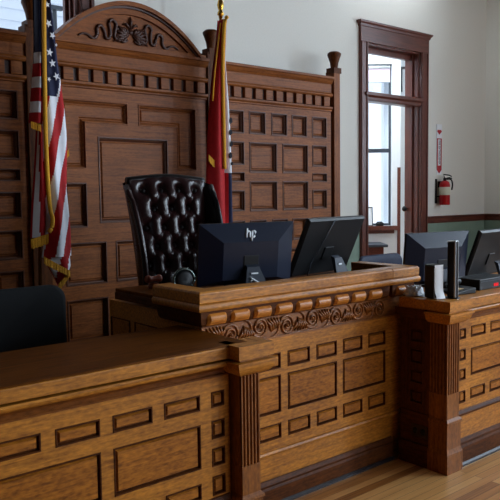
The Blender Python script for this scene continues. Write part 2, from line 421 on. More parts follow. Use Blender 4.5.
for i, (a, b) in enumerate(FILL_W):  # frames for the added fill windows
    wn = bpy.data.objects.new('window_%d' % (i+7), None); COL.objects.link(wn); wn.location = ((a+b)/2, -6, rz0); struct(wn)
    c = MB(); c.box(a-.13, a, -6, -5.97, rz0, rz1); c.box(b, b+.13, -6, -5.97, rz0, rz1); c.box(a-.15, b+.15, -6, -5.965, rz1, rz1+.18); c.box(a-.16, b+.16, -6, -5.94, rz0-.05, rz0)
    c.build('window_casing', M['trimZ'], wn, .003)
    c = MB(); zm = (rz0+rz1)/2
    for z0, z1 in ((rz0, zm), (zm, rz1)):
        c.box(a, a+.05, -6.14, -6.1, z0, z1); c.box(b-.05, b, -6.14, -6.1, z0, z1); c.box(a, b, -6.14, -6.1, z0, z0+.05); c.box(a, b, -6.14, -6.1, z1-.04, z1)
    c.build('sash', M['trimZ'], wn, .003)
    MB().box(a+.05, b-.05, -6.122, -6.118, rz0+.05, rz1-.04).build('pane', M['glass'], wn)

# ---- hall seen through the doorway: a wall that crosses the view with a window in it
FH = Vector((math.cos(math.radians(50.08)), math.sin(math.radians(50.08)), 0)); RH = Vector((FH.y, -FH.x, 0))
HM = Matrix(((RH.x, FH.x, 0, 0), (RH.y, FH.y, 0, 0), (0, 0, 1, 0), (0, 0, 0, 1)))   # local (s, depth, z) -> world
HD = 9.9
hx0, hx1, hz0, hz1 = .8, 2.02, 1.30, 3.56
w = MB()
for x0, x1, z0, z1 in [(-1.6, hx0, 0, 5.5), (hx0, hx1, 0, hz0), (hx0, hx1, hz1, 5.5), (hx1, 2.12, 0, 5.5)]: w.box(x0, x1, HD, HD+.25, z0, z1)
w.box(2.12, 2.14, HD, HD+.5, 0, 5.5); w.box(2.0, 3.6, HD+.5, HD+.7, 0, 5.5)
w.xf(HM); struct(w.build('wall_hall', M['hall']))
w = MB().box(dx0-1.35, dx0-1.2, YW+.18, 8.75, 0, 5.5); struct(w.build('wall_hall_left', M['hall']))
w = MB(); w.box(2.095, 2.14, HD-.015, HD+.03, PZ, 2.12); w.xf(HM); struct(w.build('trim_3', M['trimZ'], None, .004))
hw = bpy.data.objects.new('window_6', None); COL.objects.link(hw); hw.location = HM @ Vector((1.37, HD, hz0)); struct(hw)
c = MB(); c.box(hx0-.03, hx1+.06, HD-.1, HD+.02, hz0-.06, hz0); c.box(hx0, hx1+.03, HD-.03, HD, hz0-.11, hz0-.06); c.xf(HM); c.build('sill', M['trimX'], hw, .004)
c = MB(); zm = 2.36
for z0, z1 in ((hz0, zm), (zm, hz1)):
    c.box(hx0, hx0+.04, HD+.08, HD+.12, z0, z1); c.box(hx1-.028, hx1, HD+.08, HD+.12, z0, z1); c.box(hx0, hx1, HD+.08, HD+.12, z0, z0+.03); c.box(hx0, hx1, HD+.08, HD+.12, z1-.025, z1)
c.xf(HM); c.build('sash', M['grey'], hw, .003)
c = MB().box(hx0+.04, hx1-.05, HD+.098, HD+.102, hz0+.05, hz1-.04); c.xf(HM); c.build('pane', M['glass'], hw)
bl = thing('window_blind', 'rose coloured roller blind at the top of the hall window beyond the doorway', 'blind', HM @ Vector((1.37, HD+.04, 3.2)))
c = MB(); c.box(hx0+.02, hx1-.02, HD+.05, HD+.056, 3.32, 3.52); c.xf(HM); c.build('shade_cloth', M['blind'], bl)
c = MB(); c.tube([(hx0+.02, HD+.05, 3.525), (hx1-.02, HD+.05, 3.525)], .025, 10); c.xf(HM); c.build('roller', M['white'], bl)
c = MB(); c.tube([(hx0+.02, HD+.053, 3.32), (hx1-.02, HD+.053, 3.32)], .009, 8); c.xf(HM); c.build('bottom_bar', M['white'], bl)
# wall bracket
br = thing('wall_bracket', 'thin dark T-shaped bracket high on the hall wall seen through the transom', 'bracket', HM @ Vector((2.24, HD+.5, 2.9)))
c = MB(); c.tube([(2.26, HD+.49, 3.24), (2.25, HD+.46, 3.40), (2.23, HD+.36, 3.55)], .012, 8); c.xf(HM); c.build('arm', M['grey'], br)
c = MB(); c.box(2.15, 2.31, HD+.32, HD+.4, 3.55, 3.575); c.xf(HM); c.build('crossbar', M['grey'], br, .004)
# side table in the hall
tb = thing('side_table', 'small table with a dark wooden leg below the hall window', 'table', HM @ Vector((1.5, 9.45, PZ)))
c = MB(); c.box(1.0, 1.83, 9.2, 9.75, 1.045, 1.08); c.xf(HM); c.build('tabletop', M['grey'], tb, .006)
c = MB(); c.box(1.05, 1.78, 9.25, 9.7, .93, 1.045); c.xf(HM); c.build('apron', M['trimX'], tb, .004)
for a in (1.05, 1.66):
    for b in (9.25, 9.6):
        c = MB(); c.box(a, a+.11, b, b+.1, PZ, .93); c.xf(HM); c.build('leg', M['trimZ'], tb, .006)
fr = thing('picture_frame', 'small white print in a thin black frame leaning on the hall window sill', 'picture', HM @ Vector((1.66, HD-.05, hz0)))
TL = Matrix.Translation((0, HD-.075, hz0)) @ Matrix.Rotation(-.16, 4, 'X')
c = MB()
for x0, x1, z0, z1 in ((1.5, 1.74, 0, .012), (1.5, 1.74, .258, .27), (1.5, 1.512, 0, .27), (1.728, 1.74, 0, .27)): c.box(x0, x1, 0, .015, z0, z1)
c.xf(HM @ TL); c.build('frame', M['black'], fr)
c = MB().box(1.512, 1.728, .005, .012, .012, .258); c.xf(HM @ TL); c.build('print', M['paper'], fr)
c = MB(); c.lathe([(0, 0), (.055, 0), (.06, .01), (.06, .035), (.03, .06), (0, .062)], (1.84, HD-.03, hz0), 16); c.xf(HM)
db = c; db.org = HM @ Vector((1.84, HD-.03, hz0)); tag(db.build('desk_bell', M['black']), 'low dark round object on the hall sill beside the framed print', 'ornament')

# ---- outside: pale sided building and a blue framed porch post, seen through the upper left window
nb = thing('neighbor_building', 'white clapboard building outside the window at upper left', 'building', (3, 13, 0))
c = MB()
for i in range(40): c.add([(-1, 13.0, i*.22), (9, 13.0, i*.22), (9, 12.97, i*.22), (-1, 12.97, i*.22), (-1, 13.0, i*.22+.22), (9, 13.0, i*.22+.22)], [(0, 1, 2, 3), (3, 2, 5, 4)])
c.box(-1, 9, 13.0, 13.4, 0, 8.8)
c.build('siding', M['vinyl'], nb)
MB().box(-1.1, 9.1, 12.7, 13.5, 8.8, 9.1).build('eave', M['grey'], nb)
up = thing('utility_pole', 'blue grey pole with a crossarm outside beside the upper left window edge', 'pole', (4.165, 9.0, 0))
MB().tube([(4.165, 9.0, 0), (4.165, 9.0, 4.3)], .03, 10).build('pole', M['grey'], up)
MB().box(4.05, 4.28, 8.96, 9.04, 4.27, 4.325).build('crossarm', M['grey'], up, .01)

# ------------------------------------------------------------------ clerk's desk (left)
LD = thing('clerk_desk', 'long panelled oak desk in the left foreground with bare dark top', 'desk', (1.1, 2.75, 0))
fn = map_plane('Y', 2.54)
c = MB(); c.box(.2, 1.985, 2.575, 2.60, .02, .95); c.box(.2, .24, 2.575, 3.0, 0, 1.02); c.box(1.96, 2.06, 2.60, 2.85, 0, 1.02); c.box(.24, 1.96, 2.6, 2.99, .93, 1.02)
c.box(.24, 1.96, 2.95, 2.99, .1, .93)
c.build('carcass', M['oakX'], LD)
smallz = [(.773, .848)]; rows4 = [(.773, .848), (.623, .712), (.492, .58), (.352, .447)]
cols_s = [(.36, .555), (.612, .806), (.866, 1.06), (1.118, 1.313), (1.37, 1.564), (1.622, 1.817)]
H = grid_holes(cols_s, smallz)+grid_holes([(.36, .806), (.866, 1.313), (1.37, 1.818)], [(.50, .708)])+grid_holes(cols_s, [(.355, .432)])+grid_holes([(1.879, 1.957)], rows4)
frame_bm(.2, 1.985, .32, .935, H, .035, fn).build('face_frame', M['oakX'], LD)
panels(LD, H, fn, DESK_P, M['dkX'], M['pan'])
MB().box(.2, 1.985, 2.535, 2.575, .14, .32).build('lower_board', M['oakX'], LD)
MB().sweep([(.2, 2.54), (1.98, 2.54)], [(0, .30), (.012, .305), (.016, .32), (.006, .34), (0, .345)]).build('rail_molding', M['dkX'], LD)
MB().sweep([(.2, 2.54), (1.98, 2.54)], [(0, 0), (.025, 0), (.025, .115), (.018, .13), (.01, .15), (0, .16)]).build('base_molding', M['dkX'], LD)
MB().sweep([(.2, 2.54), (1.98, 2.54)], [(0, .966), (.036, .966), (.048, .969), (.055, .976), (.057, .986), (.052, .994), (.0, .996)], smooth=False).build('cornice', M['oakX'], LD)
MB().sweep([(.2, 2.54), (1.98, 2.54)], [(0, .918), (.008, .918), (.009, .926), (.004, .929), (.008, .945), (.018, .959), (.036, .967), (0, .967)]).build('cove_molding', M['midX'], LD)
c = MB(); c.box(.2, 2.065, 2.487, 3.07, 1.012, 1.068); c.box(.2, 1.9, 2.53, 2.6, .99, 1.012)
c.build('desk_top', M['top'], LD, .006)
MB().sweep([(.2, 2.49), (1.975, 2.49)], [(0, 1.006), (.008, 1.006), (.008, 1.058), (0, 1.062)]).build('top_edge_band', M['oakX'], LD, .003)

def pilaster(root, x0, x1, yf, yb, cap_dz, left_face=None):
    """fluted pilaster with plinth and moulded capital"""
    P = bpy.data.objects.new('pilaster', None)
    m = MB()
    zt, zb = .94+cap_dz, .49+cap_dz*.7
    m.box(x0+(.013 if left_face else .001), x1-.001, yf+.013, yb, zb, zt)
    m.box(x0, x1, yf, yb, .335, zb); m.box(x0, x1, yf, yb, zt, zt+.05)
    fluted(m, x0, x1, zb, zt, 5, map_plane('Y', yf))
    if left_face: fluted(m, yf, left_face, zb, zt, 5, map_plane('X', x0-.0))
    pl = m.build('pilaster', M['mid'], root)
    m = MB(); lb = left_face if left_face else yb
    path = [(x0, lb), (x0, yf), (x1, yf), (x1, yb)]
    m.sweep(path, [(0, 0), (.018, 0), (.018, .125), (.014, .135), (.006, .16), (0, .165)])
    m.sweep(path, [(0, .155), (.008, .155), (.008, .31), (.016, .318), (.014, .33), (0, .345)])
    m.box(x0, x1, yf, yb, 0, .335)
    m.build('plinth', M['mid'], pl)
    m = MB()
    m.sweep(path, ovolo(.002, zt-.01, .055, zt+.05)+[(.064, zt+.05), (.064, zt+.062), (.03, zt+.064), (.03, zt+.074), (.05, zt+.076), (.05, zt+.138), (0, zt+.138)])
    m.box(x0, x1, yf, yb, zt+.04, zt+.137)
    m.build('capital', M['oakX'], pl)
    return pl
pilaster(LD, 1.995, 2.105, 2.46, 2.57, -.01)

# ------------------------------------------------------------------ judge's bench
JB = thing('judge_bench', 'raised oak bench with carved scroll frieze holding two monitors', 'bench', (2.87, 3.1, 0))
bx0, bx1, by = 2.08, 3.74, 2.87
fn = map_plane('Y', by)
c = MB(); c.box(bx0, bx1, by+.035, by+.06, .02, 1.12); c.box(bx0, bx0+.04, by+.06, 3.85, PZ, 1.12); c.box(bx0, bx0+.04, by+.035, 3.38, 0, PZ); c.box(bx1-.04, bx1, by+.06, 3.38, 0, 1.12)
c.build('carcass', M['oakX'], JB)
six = [(2.215, 2.39), (2.44, 2.618), (2.67, 2.85), (2.903, 3.08), (3.133, 3.314), (3.37, 3.538)]
three = [(2.215, 2.618), (2.67, 3.08), (3.132, 3.538)]
H = grid_holes(six, [(.775, .868)])+grid_holes(three, [(.523, .74)])+grid_holes(six, [(.372, .462)])
frame_bm(bx0, bx1, .305, .955, H, .035, fn).build('face_frame', M['oakX'], JB)
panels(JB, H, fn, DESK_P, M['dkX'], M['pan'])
MB().box(bx0, bx1, by+.006, by+.036, .12, .31).build('lower_board', M['oakX'], JB)
MB().sweep([(bx0, by), (bx1, by)], [(0, .285), (.008, .287), (.012, .30), (.008, .312), (0, .316)]).build('rail_molding', M['oakX'], JB)
MB().sweep([(bx0, 3.38), (bx0, by), (3.6, by)], [(0, .015), (.02, .015), (.02, .10), (.012, .112), (.014, .125), (.004, .145), (0, .15)]).build('base_molding', M['dkX'], JB)
MB().sweep([(bx0, 3.38), (bx0, by), (3.6, by)], [(0, 0), (.034, 0), (.034, .012), (.024, .022), (0, .022)]).build('shoe_strip', M['shoe'], JB)
# carved frieze: recessed band, spirals, connecting waves and leaf ribs
FR = MB().box(bx0, bx1, by+.012, by+.036, .955, 1.09).build('frieze', M['carve'], JB)
e = MB(); e.box(bx0, bx1, by-.001, by+.02, .951, .962); e.box(bx0, bx1, by-.001, by+.02, 1.078, 1.09); e.build('frieze_fillet', M['carve'], FR)
e = MB(); yc = by+.010; pitch = .2025; cx0 = 2.268
for k in range(-1, 7):
    cx = cx0+k*pitch; cz = 1.019+(.008 if k % 2 else -.006); sg = 1 if k % 2 == 0 else -1
    if cx < bx0+.04 or cx > 3.56: continue
    pts = []; rr = []
    for i in range(46):
        q = i/45; a = PI-sg*q*2*PI*2.1; R = .055*(1-q)**.85+.005
        pts.append((cx+R*math.cos(a), yc-.008*q, cz+R*math.sin(a))); rr.append(.0075-.0028*q)
    # running wave that flows into the outer turn of this spiral
    x0_ = cx-pitch; B4 = [Vector((x0_+.0, 0, -sg*.060)), Vector((x0_+.10, 0, -sg*.066)), Vector((cx-.060, 0, -sg*.045)), Vector((cx-.060, 0, 0))]
    wv = []
    for i in range(14):
        t = i/14; v = B4[0]*(1-t)**3+B4[1]*3*t*(1-t)**2+B4[2]*3*t*t*(1-t)+B4[3]*t**3
        wv.append((v.x, yc, cz+v.z))
    wv = [p for p in wv if p[0] > bx0+.02]
    e.tube(wv+pts, [.0075]*len(wv)+rr, 6)
    e.lathe([(0, -.016), (.008, -.013), (.010, 0), (.010, .006)], (cx, yc, cz), 10, 'Y')
    xm = cx-pitch*.5
    if xm > bx0+.08:
        for q in range(6):          # leaf ribs fanning between two spirals
            tip = Vector((xm-.062+q*.0235, yc, 1.0195+sg*(.050-.002*abs(q-2.5)))); root_ = Vector((xm-.012+q*.008, yc, 1.0195-sg*(.030-.004*q)))
            mid = root_.lerp(tip, .55)+Vector((.010, -.008, 0))
            e.tube([root_, mid, tip], [.0035, .0085, .0045], 6)
e.build('scroll_carving', M['carve'], FR)
# cornice: cove with beads, bullnose, coping parapet; breaks near the right end
cpath = [(bx0, 3.24), (bx0, by), (3.53, by)]; cpath2 = [(3.60, by+.05), (3.60, by), (bx1, by), (bx1, 3.3)]
PR_A = [(0, 1.083), (.018, 1.083), (.024, 1.09), (.034, 1.10), (.04, 1.13), (.042, 1.167), (.0, 1.167)]
PR_B = [(0, 1.165), (.046, 1.165)]+[(.062+.012*math.cos(a), 1.188+.020*math.sin(a)) for a in (-1.4, -.9, -.4, 0, .4, .9, 1.4)]+[(.05, 1.21), (0, 1.21)]
PR_C = [(.062, 1.208), (.066, 1.215), (.066, 1.262), (.058, 1.272), (-.05, 1.272), (-.05, 1.208)]
for pth, tg in ((cpath, 0), (cpath2, 1)):
    cc = MB(); cc.sweep(pth, PR_A); cn = cc.build('cornice', M['dkX'], JB)
    MB().sweep(pth, PR_B).build('bullnose', M['oakX'], cn)
    MB().sweep(pth, PR_C).build('coping', M['oakX'], cn, .003)
# hidden core keeps the break closed
MB().box(3.5, 3.62, by+.03, by+.06, .95, 1.27).build('break_core', M['dkZ'], JB)
def bead(x0, x1):
    n = 8; prof = [(by-.022-.036*math.sin(PI*(.12+.88*i/n)), 1.091+.076*i/n) for i in range(n+1)]
    k = n+1; vs = []
    for t, sc in ((0, .6), (.12, 1), (.88, 1), (1, .6)):
        x = x0+(x1-x0)*t
        vs += [(x, by-.022+(y-(by-.022))*sc, z) for y, z in prof]
    fs = [(r*k+j, r*k+j+1, (r+1)*k+j+1, (r+1)*k+j) for r in range(3) for j in range(k-1)]
    fs += [tuple(range(k))[::-1], tuple(range(3*k, 4*k))]
    bd = MB(); bd.add(vs, fs, 0, False); bd.build('bead', M['bead'], JB)
x = 2.09-.03
while x < 3.42:
    bead(x+.018, x+.144); x += .1565
bead(3.6, 3.69)
# left return beads (in shade) and deck
MB().box(bx0-.03, bx1-.05, by+.05, 3.72, 1.185, 1.205).build('deck', M['top'], JB, .004)
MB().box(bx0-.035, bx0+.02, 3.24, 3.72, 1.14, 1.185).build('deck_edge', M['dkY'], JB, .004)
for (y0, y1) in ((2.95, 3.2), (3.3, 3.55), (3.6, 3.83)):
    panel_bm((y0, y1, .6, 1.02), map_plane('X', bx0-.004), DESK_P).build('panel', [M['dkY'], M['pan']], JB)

# ------------------------------------------------------------------ right desk
RD = thing('recorder_desk', 'panelled oak desk at right with fluted corner and router on top', 'desk', (4.4, 2.7, 0))
rx0, rx1, ry = 3.635, 5.4, 2.50
fn = map_plane('Y', ry)
c = MB(); c.box(3.80, rx1, ry+.035, ry+.06, .02, 1.0); c.box(rx1-.04, rx1, ry+.06, 3.3, 0, 1.0); c.box(3.80, rx1-.04, 3.26, 3.3, 0, 1.0); c.box(rx0+.035, rx0+.06, 2.60, 2.825, 0.02, 1.0)
c.build('carcass', M['oakX'], RD)
cols_s = [(3.945, 4.117), (4.175, 4.347), (4.405, 4.577), (4.635, 4.807), (4.865, 5.037)]
H = grid_holes(cols_s, [(.818, .893)])+grid_holes([(3.948, 4.347), (4.405, 4.807), (4.865, 5.25)], [(.568, .748)])+grid_holes(cols_s, [(.412, .487)])+grid_holes([(3.815, 3.888)], [(.818, .889), (.68, .755), (.552, .627), (.402, .484)])
frame_bm(3.77, rx1, .33, .965, H, .035, fn).build('face_frame', M['oakX'], RD)
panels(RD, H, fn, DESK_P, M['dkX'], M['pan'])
MB().box(3.77, rx1, ry-.002, ry+.035, .14, .335).build('lower_board', M['oakX'], RD)
MB().sweep([(3.775, ry), (rx1, ry)], [(0, .32), (.012, .325), (.016, .34), (.006, .355), (0, .36)]).build('rail_molding', M['dkX'], RD)
MB().sweep([(3.79, ry), (rx1, ry)], [(0, .015), (.022, .015), (.022, .12), (.016, .135), (.014, .15), (.004, .172), (0, .175)]).build('base_molding', M['dkX'], RD)
MB().sweep([(3.79, ry), (rx1, ry)], [(0, 0), (.036, 0), (.036, .014), (.026, .024), (0, .024)]).build('shoe_strip', M['shoe'], RD)
pilaster(RD, rx0, 3.765, 2.465, 2.60, .015, 2.595)
# left side face, its shade put into darker oak than the front
fx = map_plane('X', rx0+.004)
Hs = [(2.645, 2.75, .80, .885), (2.645, 2.75, .66, .76), (2.645, 2.75, .53, .62), (2.645, 2.75, .40, .49)]
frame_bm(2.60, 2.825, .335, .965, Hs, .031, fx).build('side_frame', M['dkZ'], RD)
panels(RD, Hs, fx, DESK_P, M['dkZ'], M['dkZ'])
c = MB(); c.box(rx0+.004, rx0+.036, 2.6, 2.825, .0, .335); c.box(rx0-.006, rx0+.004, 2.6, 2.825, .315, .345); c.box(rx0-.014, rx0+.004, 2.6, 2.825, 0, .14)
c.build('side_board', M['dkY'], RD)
ol = MB().box(rx0-.002, rx0+.004, 2.61, 2.735, .185, .265).build('outlet', M['outlet'], RD, .002); ol['label'] = 'bronze electrical outlet plate low on the shaded side'
c = MB()
for y in (2.642, 2.703):
    c.lathe([(0, -.003), (.02, -.003), (.021, 0)], (rx0-.002, y, .225), 14, 'X')
c.build('socket', M['black'], ol)
zc = .955
pth = [(rx0, 2.825), (rx0, 2.6), (3.765, 2.6)]
MB().sweep([(3.77, ry), (rx1, ry)], [(0, zc+.036), (.036, zc+.036), (.048, zc+.039), (.055, zc+.046), (.057, zc+.056), (.052, zc+.063), (0, zc+.064)]).build('cornice', M['oakX'], RD)
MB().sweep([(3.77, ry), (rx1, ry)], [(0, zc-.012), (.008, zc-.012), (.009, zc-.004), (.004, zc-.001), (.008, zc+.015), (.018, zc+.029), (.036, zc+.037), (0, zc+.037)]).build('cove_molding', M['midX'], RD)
MB().sweep([(rx0, 2.825), (rx0, 2.6)], ovolo(.0, zc, .045, zc+.05)+[(.055, zc+.05), (.055, zc+.07), (0, zc+.07)]).build('side_cornice', M['dkY'], RD)  # same painted-in shade as the side face below
c = MB(); c.box(rx0-.05, 3.80, 2.597, 2.80, 1.024, 1.0915); c.box(3.80, rx1, ry-.055, 3.34, 1.024, 1.0905)
c.build('desk_top', M['oakX'], RD, .005)

# ------------------------------------------------------------------ panelled backdrop
BB = thing('paneled_backdrop', 'tall panelled oak backdrop with arched carved pediment and turned finials', 'paneling', (3.0, 5.1, PZ))
yb = 5.05; fn = map_plane('Y', yb)
posts = [2.165, 3.82, 5.415]
pw = .075
def bay(x0, x1, H):
    frame_bm(x0, x1, PZ, 2.615, H, .05, fn).build('bay_frame', M['redX'], BB)
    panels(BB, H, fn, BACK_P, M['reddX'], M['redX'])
    MB().box(x0, x1, yb+.05, yb+.08, PZ, 2.9).build('backing', M['redX'], BB)
def side_bay(x0, x1):
    c = (x0+x1)/2
    n1 = (c-.66, c-.445); b1 = (c-.385, c-.035); b2 = (c+.035, c+.387); n2 = (c+.447, c+.66)
    five = [(c-.66, c-.445), (c-.385, c-.178), (c-.105, c+.103), (c+.165, c+.375), (c+.445, c+.66)]
    H = grid_holes(five, [(2.325, 2.54)])+grid_holes([b1, b2], [(1.963, 2.253), (1.6, 1.888)])+grid_holes([n1, n2], [(2.035, 2.253), (1.88, 1.97), (1.605, 1.803)])
    H += grid_holes(five, [(1.30, 1.52)])+grid_holes([b1, b2], [(.92, 1.22), (.56, .85)])+grid_holes([n1, n2], [(.92, 1.22), (.56, .85)])
    bay(x0, x1, H)
side_bay(3.895, 5.34); side_bay(.645, 2.09)
# centre bay: L shaped corner panels round a framed square
cx = 2.9925
cols = MB()
CH = [(2.665, 3.325, 1.545, 2.235)]
def lpanel(pts, rings):
    """moulded panel of an arbitrary rectilinear outline: inset rings by mitre"""
    n = len(pts); m = MB(); P = [Vector(p) for p in pts]
    vs = []
    for ins, q in rings:
        for i in range(n):
            a = (P[i]-P[i-1]).normalized(); b = (P[(i+1) % n]-P[i]).normalized()
            na = Vector((-a.y, a.x)); nb_ = Vector((-b.y, b.x)); off = (na+nb_)/(1+na.dot(nb_))
            v = P[i]+off*ins; vs.append(fn(v.x, v.y, q))
    fs = [(r*n+j, r*n+(j+1) % n, (r+1)*n+(j+1) % n, (r+1)*n+j) for r in range(len(rings)-1) for j in range(n)]
    m.add(vs, fs); k = (len(rings)-1)*n
    m.add(vs[k:k+n], [tuple(range(n))])
    return m
L1 = [(2.36, 1.975), (2.565, 1.975), (2.565, 2.335), (2.945, 2.335), (2.945, 2.515), (2.36, 2.515)]
L2 = [(2*cx-x, z) for x, z in L1][::-1]
# frame around: rectangles covering everything but the panel outlines
Hc = CH+[(2.36, 2.565, 1.975, 2.335), (2.36, 2.945, 2.335, 2.515), (2*cx-2.565, 2*cx-2.36, 1.975, 2.335), (2*cx-2.945, 2*cx-2.36, 2.335, 2.515)]
low = [(2.36, 2.56, 1.515, 1.87), (2*cx-2.56, 2*cx-2.36, 1.515, 1.87), (2.36, 2.72, 1.06, 1.4), (2.80, 3.185, 1.06, 1.4), (3.265, 3.625, 1.06, 1.4), (2.36, 2.72, .6, .95), (2.80, 3.185, .6, .95), (3.265, 3.625, .6, .95)]
frame_bm(2.24, 3.745, PZ, 2.615, Hc+low, .05, fn).build('bay_frame', M['redX'], BB)
MB().box(2.24, 3.745, yb+.05, yb+.08, PZ, 2.9).build('backing', M['redX'], BB)
for L_ in (L1, L2): lpanel(L_, BACK_P).build('corner_panel', M['redX'], BB)
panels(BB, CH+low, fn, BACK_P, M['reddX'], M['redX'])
# wainscot base of the backdrop
MB().sweep([(.645, yb), (5.34, yb)], [(0, PZ), (.03, PZ), (.03, PZ+.1), (.015, PZ+.13), (0, PZ+.14)]).build('base_molding', M['redX'], BB)
# entablature: moulding, dentil course, frieze board, cap
for x0, x1, cap in ((.645, 2.09, 1), (2.24, 3.745, 0), (3.895, 5.34, 1)):
    m = MB(); m.sweep([(x0, yb), (x1, yb)], [(0, 2.60), (.012, 2.605), (.012, 2.615), (.028, 2.63), (.03, 2.648), (.0, 2.648)]); m.build('lower_molding', M['redX'], BB)
    m = MB(); m.box(x0, x1, yb+.02, yb+.05, 2.645, 2.77); m.build('dentil_ground', M['redcarve'], BB)
    n = 11 if cap else 12; pt = (x1-x0)/n
    for i in range(n):
        a = x0+pt*i+pt*.17
        MB().box(a, a+pt*.66, yb-.012, yb+.03, 2.655, 2.752).build('dentil_block', M['redX'], BB, .004)
    m = MB(); m.sweep([(x0, yb), (x1, yb)], [(0, 2.75), (.02, 2.752), (.03, 2.765), (.032, 2.775), (.02, 2.79), (0, 2.79)]); m.build('upper_molding', M['redX'], BB)
    m = MB(); m.box(x0, x1, yb-.008, yb+.05, 2.788, 2.885); m.build('frieze_board', M['redX'], BB)
    m = MB(); m.sweep([(x0, yb), (x1, yb)], [(-.08, 2.88), (.014, 2.88), (.03, 2.90), (.045, 2.925), (.055, 2.93), (.055, 2.952), (-.08, 2.952)]); m.build('cap_molding', M['redX'], BB)
# posts and finials
for k, px in enumerate(posts):
    m = MB(); m.box(px-pw+.03, px+pw-.03, yb-.02, yb+.1, PZ, 3.02) if k == 2 else m.box(px-pw, px+pw, yb-.025, yb+.1, PZ, 3.02)
    po = m.build('post', M['redZ'] if k == 2 else M['dkZ'], BB, .004)  # posts behind the flags: flag shadow put into the darker oak
    f = MB(); f.box(px-.055, px+.055, yb-.03, yb+.08, 3.0, 3.055)
    f.lathe([(.0, 3.05), (.036, 3.05), (.04, 3.075), (.045, 3.11), (.06, 3.155), (.073, 3.19), (.072, 3.205), (.05, 3.222), (0, 3.226)], (px, yb+.02, 0), 12)
    f.build('finial', M['dkZ'], po)
# arched pediment
PD_N = 40
def arch(R, zc, x): return zc+math.sqrt(max(0, R*R-(x-cx)**2))
def ogee_pts(top, ends, half, flare):
    pts = []
    for i in range(PD_N+1):
        t = -1+2*i/PD_N; a = abs(t)
        x = cx+half*t
        if a < .84: z = ends+(top-ends)*(1-(a/.84)**2*.80)
        else:
            q = (a-.84)/.16
            z = ends+(top-ends)*(.20)*(1-q)**2.0
        pts.append((x, z))
    return pts
hi = ogee_pts(3.318, 2.952, .74, 0); 
lo_x = [p[0] for p in hi]
def band(m, f_out, f_in, y0, y1):
    A = [(x, f_out(i), y0) for i, (x, z) in enumerate(hi)]
    for i in range(PD_N):
        (xa, za), (xb, zb) = hi[i], hi[i+1]
        oa, ob, ia, ib = f_out(i), f_out(i+1), f_in(i), f_in(i+1)
        if oa-ia < 1e-4 and ob-ib < 1e-4: continue
        vs = [(xa, y0, ia), (xb, y0, ib), (xb, y0, ob), (xa, y0, oa), (xa, y1, ia), (xb, y1, ib), (xb, y1, ob), (xa, y1, oa)]
        m.add(vs, [(0, 1, 2, 3), (4, 7, 6, 5), (3, 2, 6, 7), (0, 4, 5, 1)])
base = 2.95
mz = lambda d: (lambda i: max(base, hi[i][1]-d))
tym = MB(); band(tym, mz(.03), lambda i: base-.001, yb+.012, yb+.09)
pdm = tym.build('pediment', M['redX'], BB)
m = MB(); band(m, mz(0), mz(.035), yb-.055, yb+.09); m.build('outer_arch', M['redX'], pdm)
m = MB(); band(m, mz(.035), mz(.05), yb-.03, yb+.05); m.build('inner_arch', M['redcarve'], pdm)
m = MB(); band(m, mz(.05), mz(.095), yb-.012, yb+.05); m.build('arch_fascia', M['redX'], pdm)
MB().box(cx-.74, cx+.74, yb-.02, yb+.03, 2.95, 2.985).build('pediment_sill', M['redX'], pdm, .003)
cv = MB()
def smooth_pts(P, n=5):
    out = []
    for i in range(len(P)-1):
        p0, p1, p2, p3 = (Vector(P[max(i-1, 0)]), Vector(P[i]), Vector(P[i+1]), Vector(P[min(i+2, len(P)-1)]))
        for k in range(n):
            t = k/n; out.append(.5*((2*p1)+(p2-p0)*t+(2*p0-5*p1+4*p2-p3)*t*t+(3*p1-p0-3*p2+p3)*t**3))
    out.append(Vector(P[-1])); return out
serp = [(2.53, 3.005), (2.57, 3.025), (2.61, 3.02), (2.655, 2.995), (2.69, 3.03), (2.69, 3.085), (2.725, 3.105), (2.755, 3.06), (2.765, 3.015), (2.80, 3.02), (2.805, 3.08), (2.795, 3.135), (2.825, 3.165), (2.86, 3.135), (2.85, 3.08), (2.845, 3.03), (2.885, 3.01), (2.925, 3.045), (2.90, 3.09)]
for s in (1, -1):
    pts = smooth_pts([((x if s == 1 else 2*cx-x), yb+.004, z) for x, z in serp])
    cv.tube(pts, [.007+.007*min(1, i/20) for i in range(len(pts))], 6)
    for q in range(6):
        a = .25+q*.45
        b0 = Vector((cx-s*.02, yb+.006, 3.06)); d = Vector((-s*math.sin(a), 0, math.cos(a)))
        ln = .1 if q % 2 else .075
        cv.tube([b0, b0+d*ln*.5+Vector((-s*.012, -.012, 0)), b0+d*ln+Vector((-s*.018, 0, -.012))], [.006, .013, .004], 6)
    cl_ = [(cx-s*(.105+.058*(1-q/20)**.8*math.cos(2.4+q*.42)), yb+.004, 3.075+.062*(1-q/20)**.8*math.sin(2.4+q*.42)) for q in range(20)]
    cv.tube(cl_, [.012-.0004*q for q in range(20)], 6)
    for q in range(4):
        a = .2+q*.38; b0 = Vector((cx-s*.04, yb+.004, 3.03)); d = Vector((-s*math.sin(a+.5), 0, math.cos(a+.5))); cv.tube([b0, b0+d*.06+Vector((0, -.01, .012)), b0+d*.125], [.007, .015, .005], 6)
    cv.tube([(cx-s*.01, yb+.002, 3.12), (cx-s*.045, yb-.004, 3.15), (cx-s*.07, yb+.004, 3.14)], [.008, .012, .004], 6)
    cv.tube(smooth_pts([(cx-s*.03, yb+.004, 3.02), (cx-s*.07, yb-.004, 3.0), (cx-s*.10, yb, 3.03), (cx-s*.075, yb, 3.055), (cx-s*.055, yb, 3.035)]), .009, 6)
cv.lathe([(0, -.016), (.016, -.012), (.026, 0), (.026, .01)], (cx, yb+.006, 3.09), 12, 'Y')
cv.tube([(cx, yb+.0, 3.11), (cx, yb-.006, 3.17), (cx, yb+.004, 3.21)], [.008, .014, .004], 6)
cv.build('scroll_carving', M['redcarve'], pdm)

